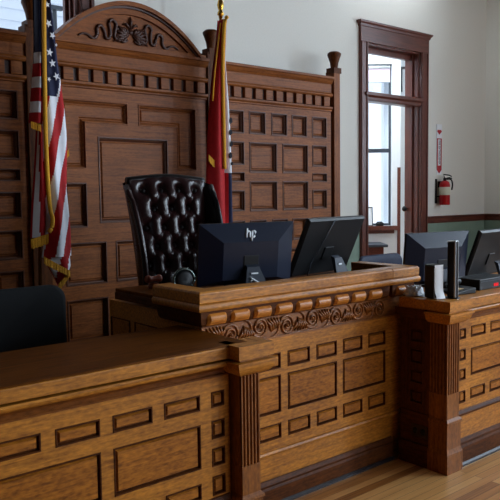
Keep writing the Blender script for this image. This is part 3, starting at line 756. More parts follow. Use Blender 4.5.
# ------------------------------------------------------------------ flags
def ribbon(m, rows, y, bulge, mat_fn, nu=10, folds=1., ph=0., uvs=None):
    """draped cloth strip: rows (xl, z, xr); bulges toward the viewer, soft folds; material index by mat_fn(x, z, u)"""
    R = []
    for i in range(len(rows)-1):
        (a, z, b), (a2, z2, b2) = rows[i], rows[i+1]
        n = max(1, int(abs(z-z2)/.018))
        for k in range(n):
            t = k/n; R.append((a+(a2-a)*t, z+(z2-z)*t, b+(b2-b)*t))
    R.append(rows[-1])
    vs = []; nr = len(R)
    for (a, z, b) in R:
        for i in range(nu+1):
            u = i/nu
            yy = y-bulge*math.sin(PI*u)**.7-.012*math.sin(2*PI*u*folds+ph+z*2.2)
            vs.append((a+(b-a)*u, yy, z))
    for r in range(nr-1):
        for i in range(nu):
            q = [r*(nu+1)+i, r*(nu+1)+i+1, (r+1)*(nu+1)+i+1, (r+1)*(nu+1)+i]
            c = [sum(vs[k][j] for k in q)/4 for j in (0, 1, 2)]
            m.add([vs[k] for k in q], [(0, 1, 2, 3)], mat_fn(c[0], c[2], (i+.5)/nu), True)
    # back sheet so the fold has thickness
    vb = [(v[0], y+.015, v[2]) for v in vs[::1]]
    for r in range(nr-1):
        q = [r*(nu+1), r*(nu+1)+nu, (r+1)*(nu+1)+nu, (r+1)*(nu+1)]
        c = [sum(vb[k][j] for k in q)/4 for j in (0, 1, 2)]
        m.add([vb[k] for k in q], [(0, 1, 2, 3)], mat_fn(c[0], c[2], .5), True)
def flagpole(root, top, bot, gx=0):
    MB().tube([bot, top], .0125, 12).build('flagpole', M['pole'], root)
    f = MB(); x, y, z = top
    f.lathe([(0, z-.01), (.02, z-.01), (.022, z+.02), (.014, z+.035), (.03, z+.06), (.03, z+.07), (.012, z+.09), (.022, z+.13), (.016, z+.19), (.004, z+.25), (0, z+.26)], (x, y, 0), 14)
    f.build('finial', M['brass'], root)
    b = MB(); b.lathe([(0, 0), (.14, 0), (.14, .02), (.11, .035), (.04, .06), (.022, .11), (0, .11)], (bot[0], bot[1], PZ), 24)
    b.build('base', M['brass'], root)

F1 = thing('national_flag', 'furled stars and stripes flag with gold fringe on a pole at left', 'flag', (2.06, 4.87, PZ))
flagpole(F1, (2.142, 4.87, 3.42), (2.05, 4.87, PZ+.02))
mats = [M['flagred'], M['flagwhite'], M['flagnavy'], M['gold']]
cl = MB()
def m1(x, z, u):
    if z > 2.785: return 2
    k = int((2.785-z)/.0855); return 1 if k % 2 == 0 else 0
ribbon(cl, [(2.086, 3.36, 2.118), (2.08, 3.14, 2.13), (2.078, 2.933, 2.128), (2.073, 2.78, 2.122), (2.044, 2.513, 2.112), (2.019, 2.30, 2.098), (2.016, 2.285, 2.095)], 4.83, .04, m1, 8, .6)
def m3(x, z, u):
    # canton above a slanting edge, slanting stripes below
    if z > 2.50+ (x-2.19)*-1.6 and z > 2.44 and x < 2.205+(2.9-z)*.06 and z > 2.47: return 2
    s = (x-2.075)+.185*(2.44-z)
    return 1 if int(math.floor(s/.052)) % 2 == 0 else 0
def m3s(x, z, u):
    if z > 2.47+.35*max(0, x-2.17) and (x < 2.235 - max(0, 2.66-z)*.22 or z > 2.68): return 2
    s = (x-2.134)+.235*(2.44-z)
    return 1 if int(math.floor(s/.066)) % 2 == 0 else 0
cl2_rows = [(2.11, 3.36, 2.155), (2.11, 3.15, 2.188), (2.108, 3.011, 2.204), (2.105, 2.872, 2.218), (2.10, 2.732, 2.230), (2.098, 2.591, 2.248), (2.096, 2.415, 2.268), (2.094, 2.238, 2.278), (2.094, 2.096, 2.278), (2.098, 1.953, 2.269), (2.104, 1.81, 2.262), (2.108, 1.665, 2.274), (2.10, 1.521, 2.285), (2.065, 1.325, 2.285)]
ribbon(cl, cl2_rows, 4.80, .06, m3s, 40, 1.5, .8)
# pointed bottom of the front fold
ribbon(cl, [(2.085, 1.325, 2.285), (2.12, 1.25, 2.287), (2.17, 1.15, 2.25), (2.185, 1.11, 2.215)], 4.82, .04, lambda x, z, u: m3s(x, z, u), 14, 1.)
def m5(x, z, u): return 1 if .08 < u < .16+.4*(2.26-z) and u < .5 else 0
ribbon(cl, [(2.072, 2.262, 2.11), (2.058, 2.093, 2.112), (2.038, 1.881, 2.118), (2.014, 1.668, 2.122), (1.998, 1.469, 2.108)], 4.835, .035, m5, 12, .8, 1.)
cloth = cl.build('flag_cloth', mats, F1)
fg = MB()
def fringe(pts, wd, y, mi=0):
    """flat tasselled band along points (x, z)"""
    P = smooth_pts([(x, y, z) for x, z in pts], 4)
    fg.tube(P, wd, 8)
fringe([(2.117, 3.2), (2.104, 2.788), (2.098, 2.511), (2.094, 2.302), (2.093, 2.091), (2.098, 1.809), (2.108, 1.667), (2.122, 1.609), (2.114, 1.545), (2.091, 1.51)], .0165, 4.733)
def fband(a, b, h, y, n=14, drop=(0, -1)):
    for i in range(n):
        t0, t1 = i/n, (i+.92)/n
        xa, za = a[0]+(b[0]-a[0])*t0, a[1]+(b[1]-a[1])*t0
        xb, zb_ = a[0]+(b[0]-a[0])*t1, a[1]+(b[1]-a[1])*t1
        k = h*(.93+.12*((i*37) % 10)/10)
        y0 = y-.006*((i*53) % 7)/7
        vs = [(xa, y0, za), (xb, y0, zb_), (xb+drop[0]*k, y0, zb_+drop[1]*k), (xa+drop[0]*k, y0, za+drop[1]*k)]
        vs += [(v[0], v[1]+.008, v[2]) for v in vs]
        fg.add(vs, [(0, 1, 2, 3), (4, 7, 6, 5), (0, 4, 5, 1), (1, 5, 6, 2), (2, 6, 7, 3), (3, 7, 4, 0)])
fband((2.014, 2.292), (2.086, 2.272), .05, 4.79, 8)
fband((1.98, 1.462), (2.112, 1.495), .072, 4.785, 14)
fband((2.056, 1.335), (2.165, 1.27), .055, 4.75, 12)
fband((2.165, 1.27), (2.252, 1.218), .05, 4.75, 10)
fband((2.25, 1.215), (2.165, 1.125), .05, 4.765, 10)
fband((2.262, 2.08), (2.292, 2.105), .05, 4.79, 4)
fg.build('fringe', M['gold'], cloth)
def star(x, z, r, y, rot=.2):
    pts = []
    for i in range(10):
        a = PI/2+rot+i*PI/5; q = r if i % 2 == 0 else r*.42
        pts.append((x+q*math.cos(a)*.85, z+q*math.sin(a)))
    MB().prism(pts, y, y+.004).build('star', M['flagwhite'], cloth)
for i, (x, z, r) in enumerate([(2.135, 3.10, .022), (2.14, 2.972, .03), (2.165, 2.893, .027), (2.14, 2.773, .03), (2.158, 2.70, .03), (2.185, 2.611, .03), (2.128, 2.586, .018), (2.19, 2.83, .014)]): star(x, z, r, 4.722, .2+.3*i)

F2 = thing('state_flag', 'furled red white and navy flag on brass-topped pole behind the leather chair', 'flag', (3.78, 4.87, PZ))
MB().tube([(3.755, 4.87, PZ+.02), (3.778, 4.87, 3.30)], .0125, 12).build('flagpole', M['brass'], F2)
f = MB(); f.lathe([(0, 3.28), (.016, 3.28), (.018, 3.30), (.03, 3.31), (.026, 3.33), (.016, 3.345), (.024, 3.365), (.03, 3.39), (.024, 3.42), (.01, 3.45), (.006, 3.55), (0, 3.56)], (3.779, 4.87, 0), 14); f.build('finial', M['brass'], F2)
b = MB(); b.lathe([(0, 0), (.14, 0), (.14, .02), (.11, .035), (.04, .06), (.022, .11), (0, .11)], (3.755, 4.87, PZ), 24); b.build('base', M['brass'], F2)
cl = MB()
ribbon(cl, [(3.70, 3.24, 3.76), (3.682, 3.072, 3.752), (3.635, 2.815, 3.74), (3.600, 2.562, 3.735), (3.575, 2.309, 3.735), (3.558, 2.056, 3.737), (3.546, 1.803, 3.745), (3.538, 1.25, 3.748)], 4.80, .06, lambda x, z, u: 0, 20, 1.3)
def mw(x, z, u):
    if z > 1.95: return 1
    if u < .45: return 0
    return 2
ribbon(cl, [(3.735, 3.12, 3.758), (3.738, 2.829, 3.785), (3.735, 2.574, 3.813), (3.733, 2.318, 3.826), (3.735, 2.061, 3.83), (3.738, 1.802, 3.83), (3.745, 1.25, 3.828)], 4.825, .035, mw, 12, .8)
c2 = cl.build('flag_cloth', mats, F2)
for (x, z, w_, h_) in [(3.80, 2.40, .03, .055), (3.795, 2.30, .034, .05), (3.80, 2.20, .03, .05), (3.79, 2.10, .034, .055), (3.805, 2.03, .02, .03)]:
    pp = MB().prism([(x-w_*.5, z-h_*.3), (x-w_*.1, z-h_*.5), (x+w_*.5, z-h_*.25), (x+w_*.4, z+h_*.3), (x, z+h_*.5), (x-w_*.45, z+h_*.2)], 4.772, 4.780).build('emblem_print', M['flagink'], c2); pp['label'] = 'dark printed emblem on the white stripe'
fg = MB()
fringe([(3.70, 3.21), (3.672, 3.05), (3.63, 2.80), (3.60, 2.553)], .007, 4.77)
fringe([(3.745, 3.26), (3.715, 3.2), (3.690, 2.892), (3.686, 2.559), (3.688, 2.224), (3.690, 1.98)], .017, 4.735)
fband((3.545, 2.10), (3.60, 2.05), .06, 4.76, 6)
fg.build('fringe', M['gold'], c2)

# ------------------------------------------------------------------ leather judge chair
def place(m, loc, rz, rx=0.):
    return m.xf(Matrix.Translation(loc) @ Matrix.Rotation(rz, 4, 'Z') @ Matrix.Rotation(rx, 4, 'X'))
JC = thing('judge_chair', 'high-backed dark oxblood leather chair with button tufting behind the bench', 'chair', (2.62, 4.05, PZ))
JL = (2.70, 4.0, PZ); JR = -.10
def tuft_back():
    m = MB(); W_, H_ = .55, .92
    buttons = []
    for r in range(7):
        n = 4 if r % 2 == 0 else 3
        for k in range(n): buttons.append(((k-(n-1)/2)*.135, .08+r*.128))
    def fnc(u, v):
        x = (u-.5)*W_*(.9+.16*v); z = v*H_
        d = .06*(1-abs(2*u-1)**4)*(1-abs(2*v-1)**8)
        for bx_, bz_ in buttons:
            q = ((x-bx_)/.04)**2+((z-bz_)/.045)**2; d -= .04*math.exp(-q)
            for sx in (-1, 1):          # creases to the diagonal neighbours
                ex, ez = bx_+sx*0.0675, bz_+.128
                if abs(ex) > .24 or ez > .92: continue
                tt = max(0, min(1, ((x-bx_)*(ex-bx_)+(z-bz_)*(ez-bz_))/(0.0675**2+.128**2)))
                px, pz = bx_+tt*(ex-bx_), bz_+tt*(ez-bz_)
                d -= .014*math.exp(-(((x-px)**2+(z-pz)**2)/.014**2))
        crown = .03*math.cos(PI*(u-.5))+.0
        return (x, -d, z+crown*v**3)
    m.grid(fnc, 80, 100)
    m.grid(lambda u, v: ((u-.5)*W_*(.9+.16*v), .09-.03*abs(2*u-1)**3, v*H_+.03*math.cos(PI*(u-.5))*v**3), 20, 20)
    # edge strip
    for k in range(2):
        s = -1 if k == 0 else 1
        m.grid(lambda u, v: (s*.5*W_*(.9+.16*v), .06*u, v*H_), 2, 20)
    m.grid(lambda u, v: ((u-.5)*W_*1.06, (.09-.03*abs(2*u-1)**3)*v, H_+.03*math.cos(PI*(u-.5))), 20, 3)
    return m, buttons
BM = Matrix.Translation(JL) @ Matrix.Rotation(JR, 4, 'Z') @ Matrix.Translation((0, 0, .50)) @ Matrix.Rotation(-.14, 4, 'X')
tb_, btn = tuft_back(); tb_.xf(BM); back = tb_.build('backrest', M['leather'], JC)
for bx_, bz_ in btn:
    m = MB(); m.lathe([(0, -.012), (.012, -.009), (.016, 0), (.016, .005)], (bx_, -.012, bz_), 10, 'Y'); m.xf(BM); m.build('button', M['leatherd'], back)
def rollt(pts, r, n=12): m = MB(); m.tube(smooth_pts(pts, 5), r, n); return m
m = MB(); m.tube(smooth_pts([(-.30, .03, .92), (-.17, .03, .935), (0, .03, .945), (.17, .03, .935), (.30, .03, .92)], 4), .03, 12); m.xf(BM); m.build('top_roll', M['leatherd'], JC)
for s in (-1, 1):
    m = MB()
    def wing(u, v, side):
        w_ = .17*math.sin(PI*min(1, (v*.86+.1)))**.7+.03
        y = .05-w_*u; x = s*(.255+.045*v+.03*u+ side*.028*(1-u*.3)*math.sin(PI*min(.98, max(.02, u))) )
        return (x, y, .02+v*.90-.04*u*v)
    m.grid(lambda u, v: wing(u, v, 1), 10, 24); m.grid(lambda u, v: wing(u, v, -1), 10, 24)
    m.tube([(s*(.255+.045*v+.03), .05-(.17*math.sin(PI*min(1, v*.86+.1))**.7+.03), .02+v*.90-.04*v) for v in [i/14 for i in range(15)]], .022, 10)
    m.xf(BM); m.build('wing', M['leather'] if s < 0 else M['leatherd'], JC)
SM = Matrix.Translation(JL) @ Matrix.Rotation(JR, 4, 'Z')
m = MB()
def seat(u, v):
    e = (1-abs(2*u-1)**6)*(1-abs(2*v-1)**6); return ((u-.5)*.56, -.52+v*.52, .42+.1*e**.5)
m.grid(seat, 20, 20); m.box(-.28, .28, -.52, 0, .36, .425); m.xf(SM); m.build('seat', M['leather'], JC)
for s in (-1, 1):
    m = MB(); m.tube(smooth_pts([(s*.31, .0, .62), (s*.32, -.2, .63), (s*.32, -.40, .61), (s*.315, -.45, .56)], 4), .04, 12); m.box(s*.31-.03, s*.31+.03, -.42, -.02, .40, .61)
    m.xf(SM); m.build('armrest', M['leather'], JC)
m = MB(); m.lathe([(0, .1), (.04, .1), (.04, .22), (.028, .22), (.028, .36), (0, .36)], (0, -.27, 0), 16); m.xf(SM); m.build('gas_lift', M['black'], JC)
for k in range(5):
    a = k*2*PI/5+.3
    m = MB(); m.tube([(0, -.27, .13), (.16*math.cos(a), -.27+.16*math.sin(a), .11), (.29*math.cos(a), -.27+.29*math.sin(a), .07)], [.03, .025, .018], 8)
    m.lathe([(0, -.014), (.03, -.014), (.03, .014), (0, .014)], (.29*math.cos(a), -.27+.29*math.sin(a), .03), 12, 'X'); m.xf(SM); m.build('leg', M['dkX'], JC)

# black mesh chair at the left desk
BC = thing('office_chair', 'black mesh office chair with rounded back behind the left foreground desk', 'chair', (1.28, 3.5, 0))
def rback(wd, z0, z1, cxx, cyy, curve, th, rad):
    """rounded-corner curved back panel facing -Y"""
    m = MB(); n = 28
    def outline(s_):
        pts = []
        for (qx, qz, a0) in ((1, 1, 0), (-1, 1, PI/2), (-1, -1, PI), (1, -1, 1.5*PI)):
            for i in range(7):
                a = a0+i/6*PI/2; pts.append((qx*(wd/2-rad)+rad*math.cos(a), (z0+z1)/2+qz*((z1-z0)/2-rad)+rad*math.sin(a)))
        return pts
    O = outline(1); k = len(O); rings = [(1.0, 0), (1.0, th), (.94, -.012), (.6, -.012), (.25, -.012)]
    yy = lambda x: -curve*(2*x/wd)**2
    zc_ = (z0+z1)/2
    f_ = lambda s_, o: [(cxx+x*s_, cyy+yy(x*s_)+o, zc_+(z-zc_)*s_) for x, z in O]
    seq = [f_(.02, -.0), f_(.5, -.0), f_(.94, -.0), f_(1, .012), f_(1, th), f_(.94, th+.01), f_(.5, th+.01), f_(.02, th+.01)]
    vs = [v for r in seq for v in r]
    fs = [(r*k+j, r*k+(j+1) % k, (r+1)*k+(j+1) % k, (r+1)*k+j) for r in range(len(seq)-1) for j in range(k)]
    fs += [tuple(range(k)), tuple(range((len(seq)-1)*k, len(seq)*k))[::-1]]
    m.add(vs, fs, 0, True); return m
def office_chair(root, x, y, z, wd, zb, zt, fab, seatz, face=1):
    m = rback(wd, zb, zt, x, y, .05*face, .03, .08); m.build('backrest', fab, root)
    m = MB(); m.tube([(x, y+.03*face, zb+.1), (x, y+.05*face, zb-.03), (x, y-.1*face, seatz-.03)], .025, 8); m.build('back_bracket', M['black'], root)
    m = MB()
    m.grid(lambda u, v: (x+(u-.5)*.5, y-face*(.03+.46*v), seatz+.03*((1-abs(2*u-1)**6)*(1-abs(2*v-1)**6))**.5), 14, 14)
    m.box(x-.25, x+.25, min(y-face*.03, y-face*.49), max(y-face*.03, y-face*.49), seatz-.05, seatz+.002); m.build('seat', fab, root)
    yc_ = y-face*.25
    m = MB(); m.lathe([(0, z+.08), (.035, z+.08), (.035, z+.25), (.022, z+.25), (.022, seatz-.05), (0, seatz-.05)], (x, yc_, 0), 14); m.build('gas_lift', M['black'], root)
    for k in range(5):
        a = k*2*PI/5+.2
        m = MB(); m.tube([(x, yc_, z+.1), (x+.27*math.cos(a), yc_+.27*math.sin(a), z+.06)], [.028, .016], 8)
        m.lathe([(0, -.012), (.026, -.012), (.026, .012), (0, .012)], (x+.27*math.cos(a), yc_+.27*math.sin(a), z+.027), 12, 'X'); m.build('leg', M['black'], root)
office_chair(BC, 1.305, 3.62, 0, .72, .78, 1.278, M['blackm'], .52)
NC = thing('blue_chair', 'dark blue upholstered chair with rounded back in front of the doorway', 'chair', (5.1, 4.1, PZ))
office_chair(NC, 5.10, 4.22, PZ, .62, .82, 1.185, M['blue'], .90)

# ------------------------------------------------------------------ monitors
def arc_pts(c, r, a0, a1, n=8): return [(c[0]+r*math.cos(a0+(a1-a0)*i/n), c[1]+r*math.sin(a0+(a1-a0)*i/n)) for i in range(n+1)]
def monitor(root, loc, rz, tilt, wd=.60, ht=.36, zc_=.24, logo=False, bevel=.10, plain=False, back=None):
    """back of the monitor faces -Y; loc is the foot on the desk"""
    A = Matrix.Translation(loc) @ Matrix.Rotation(rz, 4, 'Z')
    B = A @ Matrix.Translation((0, .02, zc_)) @ Matrix.Rotation(tilt, 4, 'X')
    w2, h2 = wd/2, ht/2
    m = MB(); m.box(-w2, w2, .0, .022, -h2, h2); m.xf(B); fr_ = m.build('bezel', M['black'], root, .004)
    m = MB(); m.box(-w2+.01, w2-.01, .021, .0235, -h2+.014, h2-.01); m.xf(B); m.build('screen', M['black'], fr_)
    m = MB()
    if plain:
        d = .012; i = .012; vs = [(-w2, 0, -h2), (w2, 0, -h2), (w2, 0, h2), (-w2, 0, h2), (-w2+i, -d, -h2+i), (w2-i, -d, -h2+i), (w2-i, -d, h2-i), (-w2+i, -d, h2-i)]
    else:
        d = .06; ix = bevel*1.25; iz = bevel; vs = [(-w2, 0, -h2), (w2, 0, -h2), (w2, 0, h2), (-w2, 0, h2), (-w2+ix, -d, -h2+iz*.4), (w2-ix, -d, -h2+iz*.4), (w2-ix, -d, h2-iz), (-w2+ix, -d, h2-iz)]
    m.add(vs, [(4, 5, 6, 7), (0, 1, 5, 4), (1, 2, 6, 5), (2, 3, 7, 6), (3, 0, 4, 7)])
    m.xf(B); m.build('back_shell', M['navy'] if not plain else M['black'], root)
    m = MB(); m.box(-.05, .05, -.062, -.01, -.07, .03) if not plain else m.box(-.05, .05, -.025, -.01, -.09, .0)
    m = MB(); m.box(-.05, .05, -.064 if not plain else -.02, -.01, -.09, -.0)
    m.xf(B); m.build('mount', M['black'], root, .004)
    m = MB(); m.add([(-.075, -.105, .012), (.075, -.105, .012), (.075, -.09, .012), (-.075, -.09, .012), (-.04, -.062, zc_-.075), (.04, -.062, zc_-.075), (.04, -.03, zc_-.06), (-.04, -.03, zc_-.06)], [(0, 1, 5, 4), (1, 2, 6, 5), (2, 3, 7, 6), (3, 0, 4, 7), (0, 3, 2, 1), (4, 5, 6, 7)])
    m.xf(A); nk = m.build('stand', M['standm'], root)
    m = MB(); m.box(-.12, .12, -.12, .1, 0, .012); m.xf(A); m.build('foot', M['black'], root, .005)
    m = MB(); m.box(-.02, .02, -.0965, -.0935, .075, .085); m.xf(A @ Matrix.Rotation(0, 4, 'X'))
    if logo:      # two slanted lowercase letters on the sloping top facet
        g = MB(); sl = .3
        def stroke(pts, r=.0068):
            g.tube([(.8*(x+sl*z), 0, .8*z) for x, z in pts], r*.9, 6)
        stroke([(-.032, -.024), (-.032, .046)]); stroke([(-.032, .008)]+[(x, z) for x, z in arc_pts((-.018, .008), .014, PI, 0)]+[(-.004, -.024)])
        stroke([(.014, -.05), (.014, .024)]); stroke([(.014, .022), (.034, .024), (.04, .016), (.036, -.018), (.030, -.024), (.014, -.024)])
        ang = math.atan2(d, bevel)
        g.xf(B @ Matrix.Translation((0, -.036, h2-bevel*.60)) @ Matrix.Rotation(ang*-1, 4, 'X') @ Matrix.Translation((0, -.002, 0)))
        lg = g.build('logo', M['white'], root); lg['label'] = 'slanted white two-letter logo'
    return A, B
M1 = thing('monitor', 'left monitor on the raised bench, white logo on its sloped back', 'monitor', (2.70, 3.19, 1.205), 'computer monitors')
A, B = monitor(M1, (2.655, 3.19, 1.205), math.radians(-12), .12, .63, .37, .20, True, .105)
m = MB(); m.tube([(-.04, -.094, .07), (-.02, -.096, .055), (.02, -.106, .03), (.045, -.108, .02)], [.004, .007, .006, .004], 6); m.tube([(-.02, -.096, .055), (-.04, -.098, .046)], .004, 6); m.box(-.025, .02, -.086, -.078, .085, .093); m.xf(A); m.build('stand_mark', M['white'], M1)
M2 = thing('monitor', 'right monitor on the raised bench, leaning back steeply with plain black back', 'monitor', (3.42, 3.22, 1.205), 'computer monitors')
A, B = monitor(M2, (3.375, 3.20, 1.205), math.radians(8.5), .42, .64, .41, .205, False, .1, True)
m = MB(); m.box(-.022, .012, -.083, -.078, .085, .095); m.xf(A); m.tube([tuple(A @ Vector(q)) for q in ((.0, -.10, .03), (.03, -.11, .02), (.06, -.11, .02))], .006, 6); m.build('stand_mark', M['white'], M2)
m = MB(); m.tube([tuple(B @ Vector(q)) for q in ((-.06, -.02, .2), (-.12, -.022, .02), (-.16, -.022, -.1), (-.15, -.022, -.2))], .004, 6); m.build('cable', M['grey'], M2)
M3 = thing('monitor', 'monitor with sloped dark blue back at the left end of the right desk', 'monitor', (4.19, 2.92, 1.0905), 'computer monitors')
monitor(M3, (4.19, 2.92, 1.0905), math.radians(-10), .10, .60, .37, .20, False, .10)
M4 = thing('monitor', 'rightmost monitor, cut off by the edge of the photo, on the right desk', 'monitor', (4.83, 2.88, 1.0905), 'computer monitors')
A, B = monitor(M4, (4.83, 2.88, 1.0905), math.radians(6), .34, .60, .38, .2, False, .1, True)
m = MB(); m.box(-.045, -.02, -.09, -.083, .03, .075); m.box(-.005, .02, -.09, -.083, .03, .065); m.xf(A); m.build('stand_mark', M['white'], M4)

# ------------------------------------------------------------------ small things on the bench
rg = thing('desk_fan', 'small round black object with silvery rim at the left end of the bench', 'desk object', (2.26, 3.30, 1.205))
RM = Matrix.Translation((2.26, 3.30, 1.275)) @ Matrix.Rotation(-.25, 4, 'Z')
m = MB(); m.lathe([(0, -.02), (.04, -.022), (.055, -.012), (.058, .02), (.045, .05), (0, .055)], (0, 0, 0), 24, 'Y'); m.xf(RM); m.build('housing', M['black'], rg)
m = MB(); m.tube([(.062*math.cos(a), -.008, .062*math.sin(a)) for a in [i*2*PI/32 for i in range(33)]], .008, 8); m.xf(RM); m.build('rim', M['chrome'], rg)
m = MB(); m.tube([(0, .01, -.05), (0, .01, -.062)], .02, 10); m.xf(RM); m.lathe([(0, 0), (.05, 0), (.05, .006), (.02, .012), (0, .012)], (2.26, 3.305, 1.205), 20); m.build('foot', M['black'], rg)
m = MB(); m.tube(smooth_pts([(2.31, 3.33, 1.23), (2.35, 3.33, 1.29), (2.37, 3.32, 1.25), (2.36, 3.31, 1.215), (2.40, 3.33, 1.212)], 5), .004, 6); m.build('cord', M['black'], rg)
gv = thing('gavel_block', 'reddish brown wooden knob piece beside the round black object on the bench', 'desk object', (2.2, 3.55, 1.205))
m = MB(); m.lathe([(0, 0), (.032, 0), (.034, .01), (.03, .03), (0, .034)], (2.215, 3.55, 1.205), 18); m.build('block', M['amber'], gv)
m = MB(); m.lathe([(0, -.05), (.02, -.05), (.024, -.035), (.016, -.02), (.016, .02), (.024, .035), (.02, .05), (0, .05)], (2.215, 3.55, 1.262), 16, 'X'); m.build('head', M['amber'], gv)

# ------------------------------------------------------------------ small things on the right desk
DZ = 1.0905
rt = thing('router', 'short black box with curved white front standing on the right desk corner', 'router', (3.68, 2.56, DZ))
RT = Matrix.Translation((3.672, 2.55, DZ)) @ Matrix.Rotation(math.radians(-62), 4, 'Z')
# local: width along x is thickness, front faces -Y side
m = MB()
prof = [(-.075, 0), (.06, 0), (.066, .02), (.066, .185), (.055, .2), (-.065, .205), (-.08, .19)]
m = MB(); k = len(prof)
RT = Matrix.Translation((3.66, 2.575, DZ+.003)) @ Matrix.Rotation(math.radians(-15), 4, 'Z')
m.box(-.036, .036, -.03, .065, 0, .215); m.xf(RT); m.build('case', M['black'], rt, .012)
m = MB()
def face(u, v):
    z = .004+.21*v; return ((u-.5)*.066, -.034-.02*math.exp(-(v/.16)**2)*1.0-.004*math.sin(PI*u), z)
m.grid(face, 8, 20); m.grid(lambda u, v: ((u-.5)*.066, -.028, .004+.19*v), 2, 2); m.xf(RT); m.build('front_cover', M['white'], rt)
tw = thing('slim_tower', 'tall thin black and silver upright slab on right desk beside the white router', 'device', (3.73, 2.47, DZ))
TM = Matrix.Translation((3.752, 2.50, DZ)) @ Matrix.Rotation(math.radians(12), 4, 'Z')
m = MB(); m.box(-.022, .022, -.012, .038, .01, .355); m.xf(TM); m.build('case', M['black'], tw, .004)
for a in (-.0265, .0205):
    m = MB(); m.box(a, a+.006, -.018, -.008, .008, .362 if a < 0 else .358); m.xf(TM); m.build('side_rail', M['silver'], tw, .002)
m = MB(); m.box(-.026, .026, -.016, .040, .357, .363); m.xf(TM); m.build('top_cap', M['silver'], tw, .002)
m = MB(); m.box(-.03, .03, -.03, .07, 0, .008); m.xf(TM); m.build('foot', M['black'], tw, .002)
# crumpled tissue
m = MB(); rnd = random.Random(3)
def tis(u, v):
    a = u*2*PI; r = .062*v**.5*(1+.25*math.sin(3*a+1)+.12*math.sin(7*a))
    z = .058*(1-v)**.7+.016*math.sin(5*a+9*v)*v*(1-v)*4+.004
    return (3.685+r*math.cos(a)*1.1, 2.74+r*math.sin(a), DZ+max(.002, z+.008*math.sin(23*u+31*v)))
m.grid(tis, 40, 14); m.org = (3.685, 2.74, DZ)
tag(m.build('crumpled_tissue', M['paper']), 'crumpled white tissue on the right desk beside the router', 'tissue')
ph = thing('desk_phone', 'low black telephone with pale handset strip in front of the right desk monitors', 'phone', (3.98, 2.62, DZ))
PM = Matrix.Translation((3.97, 2.63, DZ)) @ Matrix.Rotation(-.15, 4, 'Z')
m = MB(); m.prism([(-.08, 0), (.1, 0), (.1, .04), (-.08, .018)], -.08, .08); m.xf(PM); m.build('base', M['black'], ph, .006)
m = MB(); m.tube([(-.07, .05, .05), (-.03, .055, .062), (.03, .055, .07), (.085, .05, .066)], [.02, .013, .013, .02], 10); m.xf(PM); m.build('handset', M['black'], ph)
m = MB(); m.box(-.07, .02, -.05, .0, .03, .034); m.xf(PM @ Matrix.Rotation(-.12, 4, 'Y')); m.build('keypad', M['tan'], ph, .002)
bx = thing('black_equipment_box', 'black box with red digits in front of the rightmost monitor', 'device', (4.35, 2.64, DZ))
MB().box(4.17, 4.55, 2.58, 2.78, DZ, DZ+.075).build('case', M['black'], bx, .006)
MB().box(4.18, 4.55, 2.577, 2.58, DZ+.055, DZ+.06).build('trim_line', M['grey'], bx)
m = MB()
for k in range(3):
    x0 = 4.345+k*.02
    for (a, b, c_, d_) in ((0, .011, 0, .003), (0, .011, .0085, .0115), (0, .011, .017, .02), (0, .003, 0, .02), (.008, .011, .0, .02)): m.box(x0+a, x0+b, 2.5755, 2.58, DZ+.016+c_, DZ+.016+d_)
m.build('digit_display', M['led'], bx)

# ------------------------------------------------------------------ extinguisher and sign
fe = thing('fire_extinguisher', 'red fire extinguisher with cream label hanging on the wall by the door', 'extinguisher', (7.72, 5.2, 1.6))
ex, ey, ez = 7.60, 5.215, 1.60
m = MB(); m.lathe([(0, ez), (.06, ez), (.066, ez+.012), (.066, ez+.25), (.055, ez+.285), (.03, ez+.305), (0, ez+.305)], (ex, ey, 0), 24); m.build('cylinder', M['red'], fe)
m = MB(); m.lathe([(.0668, ez+.125), (.0672, ez+.126), (.0672, ez+.225), (.0668, ez+.226)], (ex, ey, 0), 24); m.build('label_band', M['label'], fe)
m = MB(); m.lathe([(0, ez+.30), (.02, ez+.30), (.02, ez+.335), (.012, ez+.345), (0, ez+.345)], (ex, ey, 0), 14); m.build('valve', M['black'], fe)
m = MB(); m.tube([(ex, ey, ez+.33), (ex+.05, ey-.03, ez+.345), (ex+.09, ey-.04, ez+.335)], .008, 8); m.tube([(ex-.01, ey, ez+.345), (ex-.03, ey, ez+.385), (ex+.05, ey-.03, ez+.375), (ex+.085, ey-.04, ez+.36)], .008, 8); m.build('handle', M['black'], fe)
m = MB(); m.tube(smooth_pts([(ex+.01, ey-.02, ez+.325), (ex+.06, ey-.05, ez+.32), (ex+.085, ey-.055, ez+.26), (ex+.085, ey-.045, ez+.19)], 5), .010, 8); m.build('hose', M['black'], fe)
m = MB(); m.box(ex-.09, ex-.06, YW-.014, YW, ez+.02, ez+.33); m.box(ex-.085, ex+.07, ey+.06, YW, ez+.1, ez+.115); m.box(ex-.03, ex+.03, ey+.05, YW, ez+.22, ez+.30); m.build('bracket', M['black'], fe)
sg_ = thing('extinguisher_sign', 'narrow red and white vertical sign above the fire extinguisher', 'sign', (7.585, 5.29, 2.02))
m = MB(); m.box(7.53, 7.64, YW-.008, YW, 1.985, 2.62); m.build('sign_board', M['paper'], sg_)
m = MB(); y0, y1 = YW-.0105, YW-.008
m.box(7.535, 7.555, y0, y1, 2.10, 2.43); m.box(7.615, 7.635, y0, y1, 2.10, 2.43); m.box(7.535, 7.635, y0, y1, 2.43, 2.442)
m.prism([(7.55, 2.548), (7.62, 2.548), (7.635, 2.53), (7.585, 2.49), (7.535, 2.53)], y0, y1)
m.prism([(7.535, 2.10), (7.635, 2.10), (7.635, 2.045), (7.585, 2.0), (7.535, 2.045)], y0, y1)
m.build('sign_print', M['redsign'], sg_)
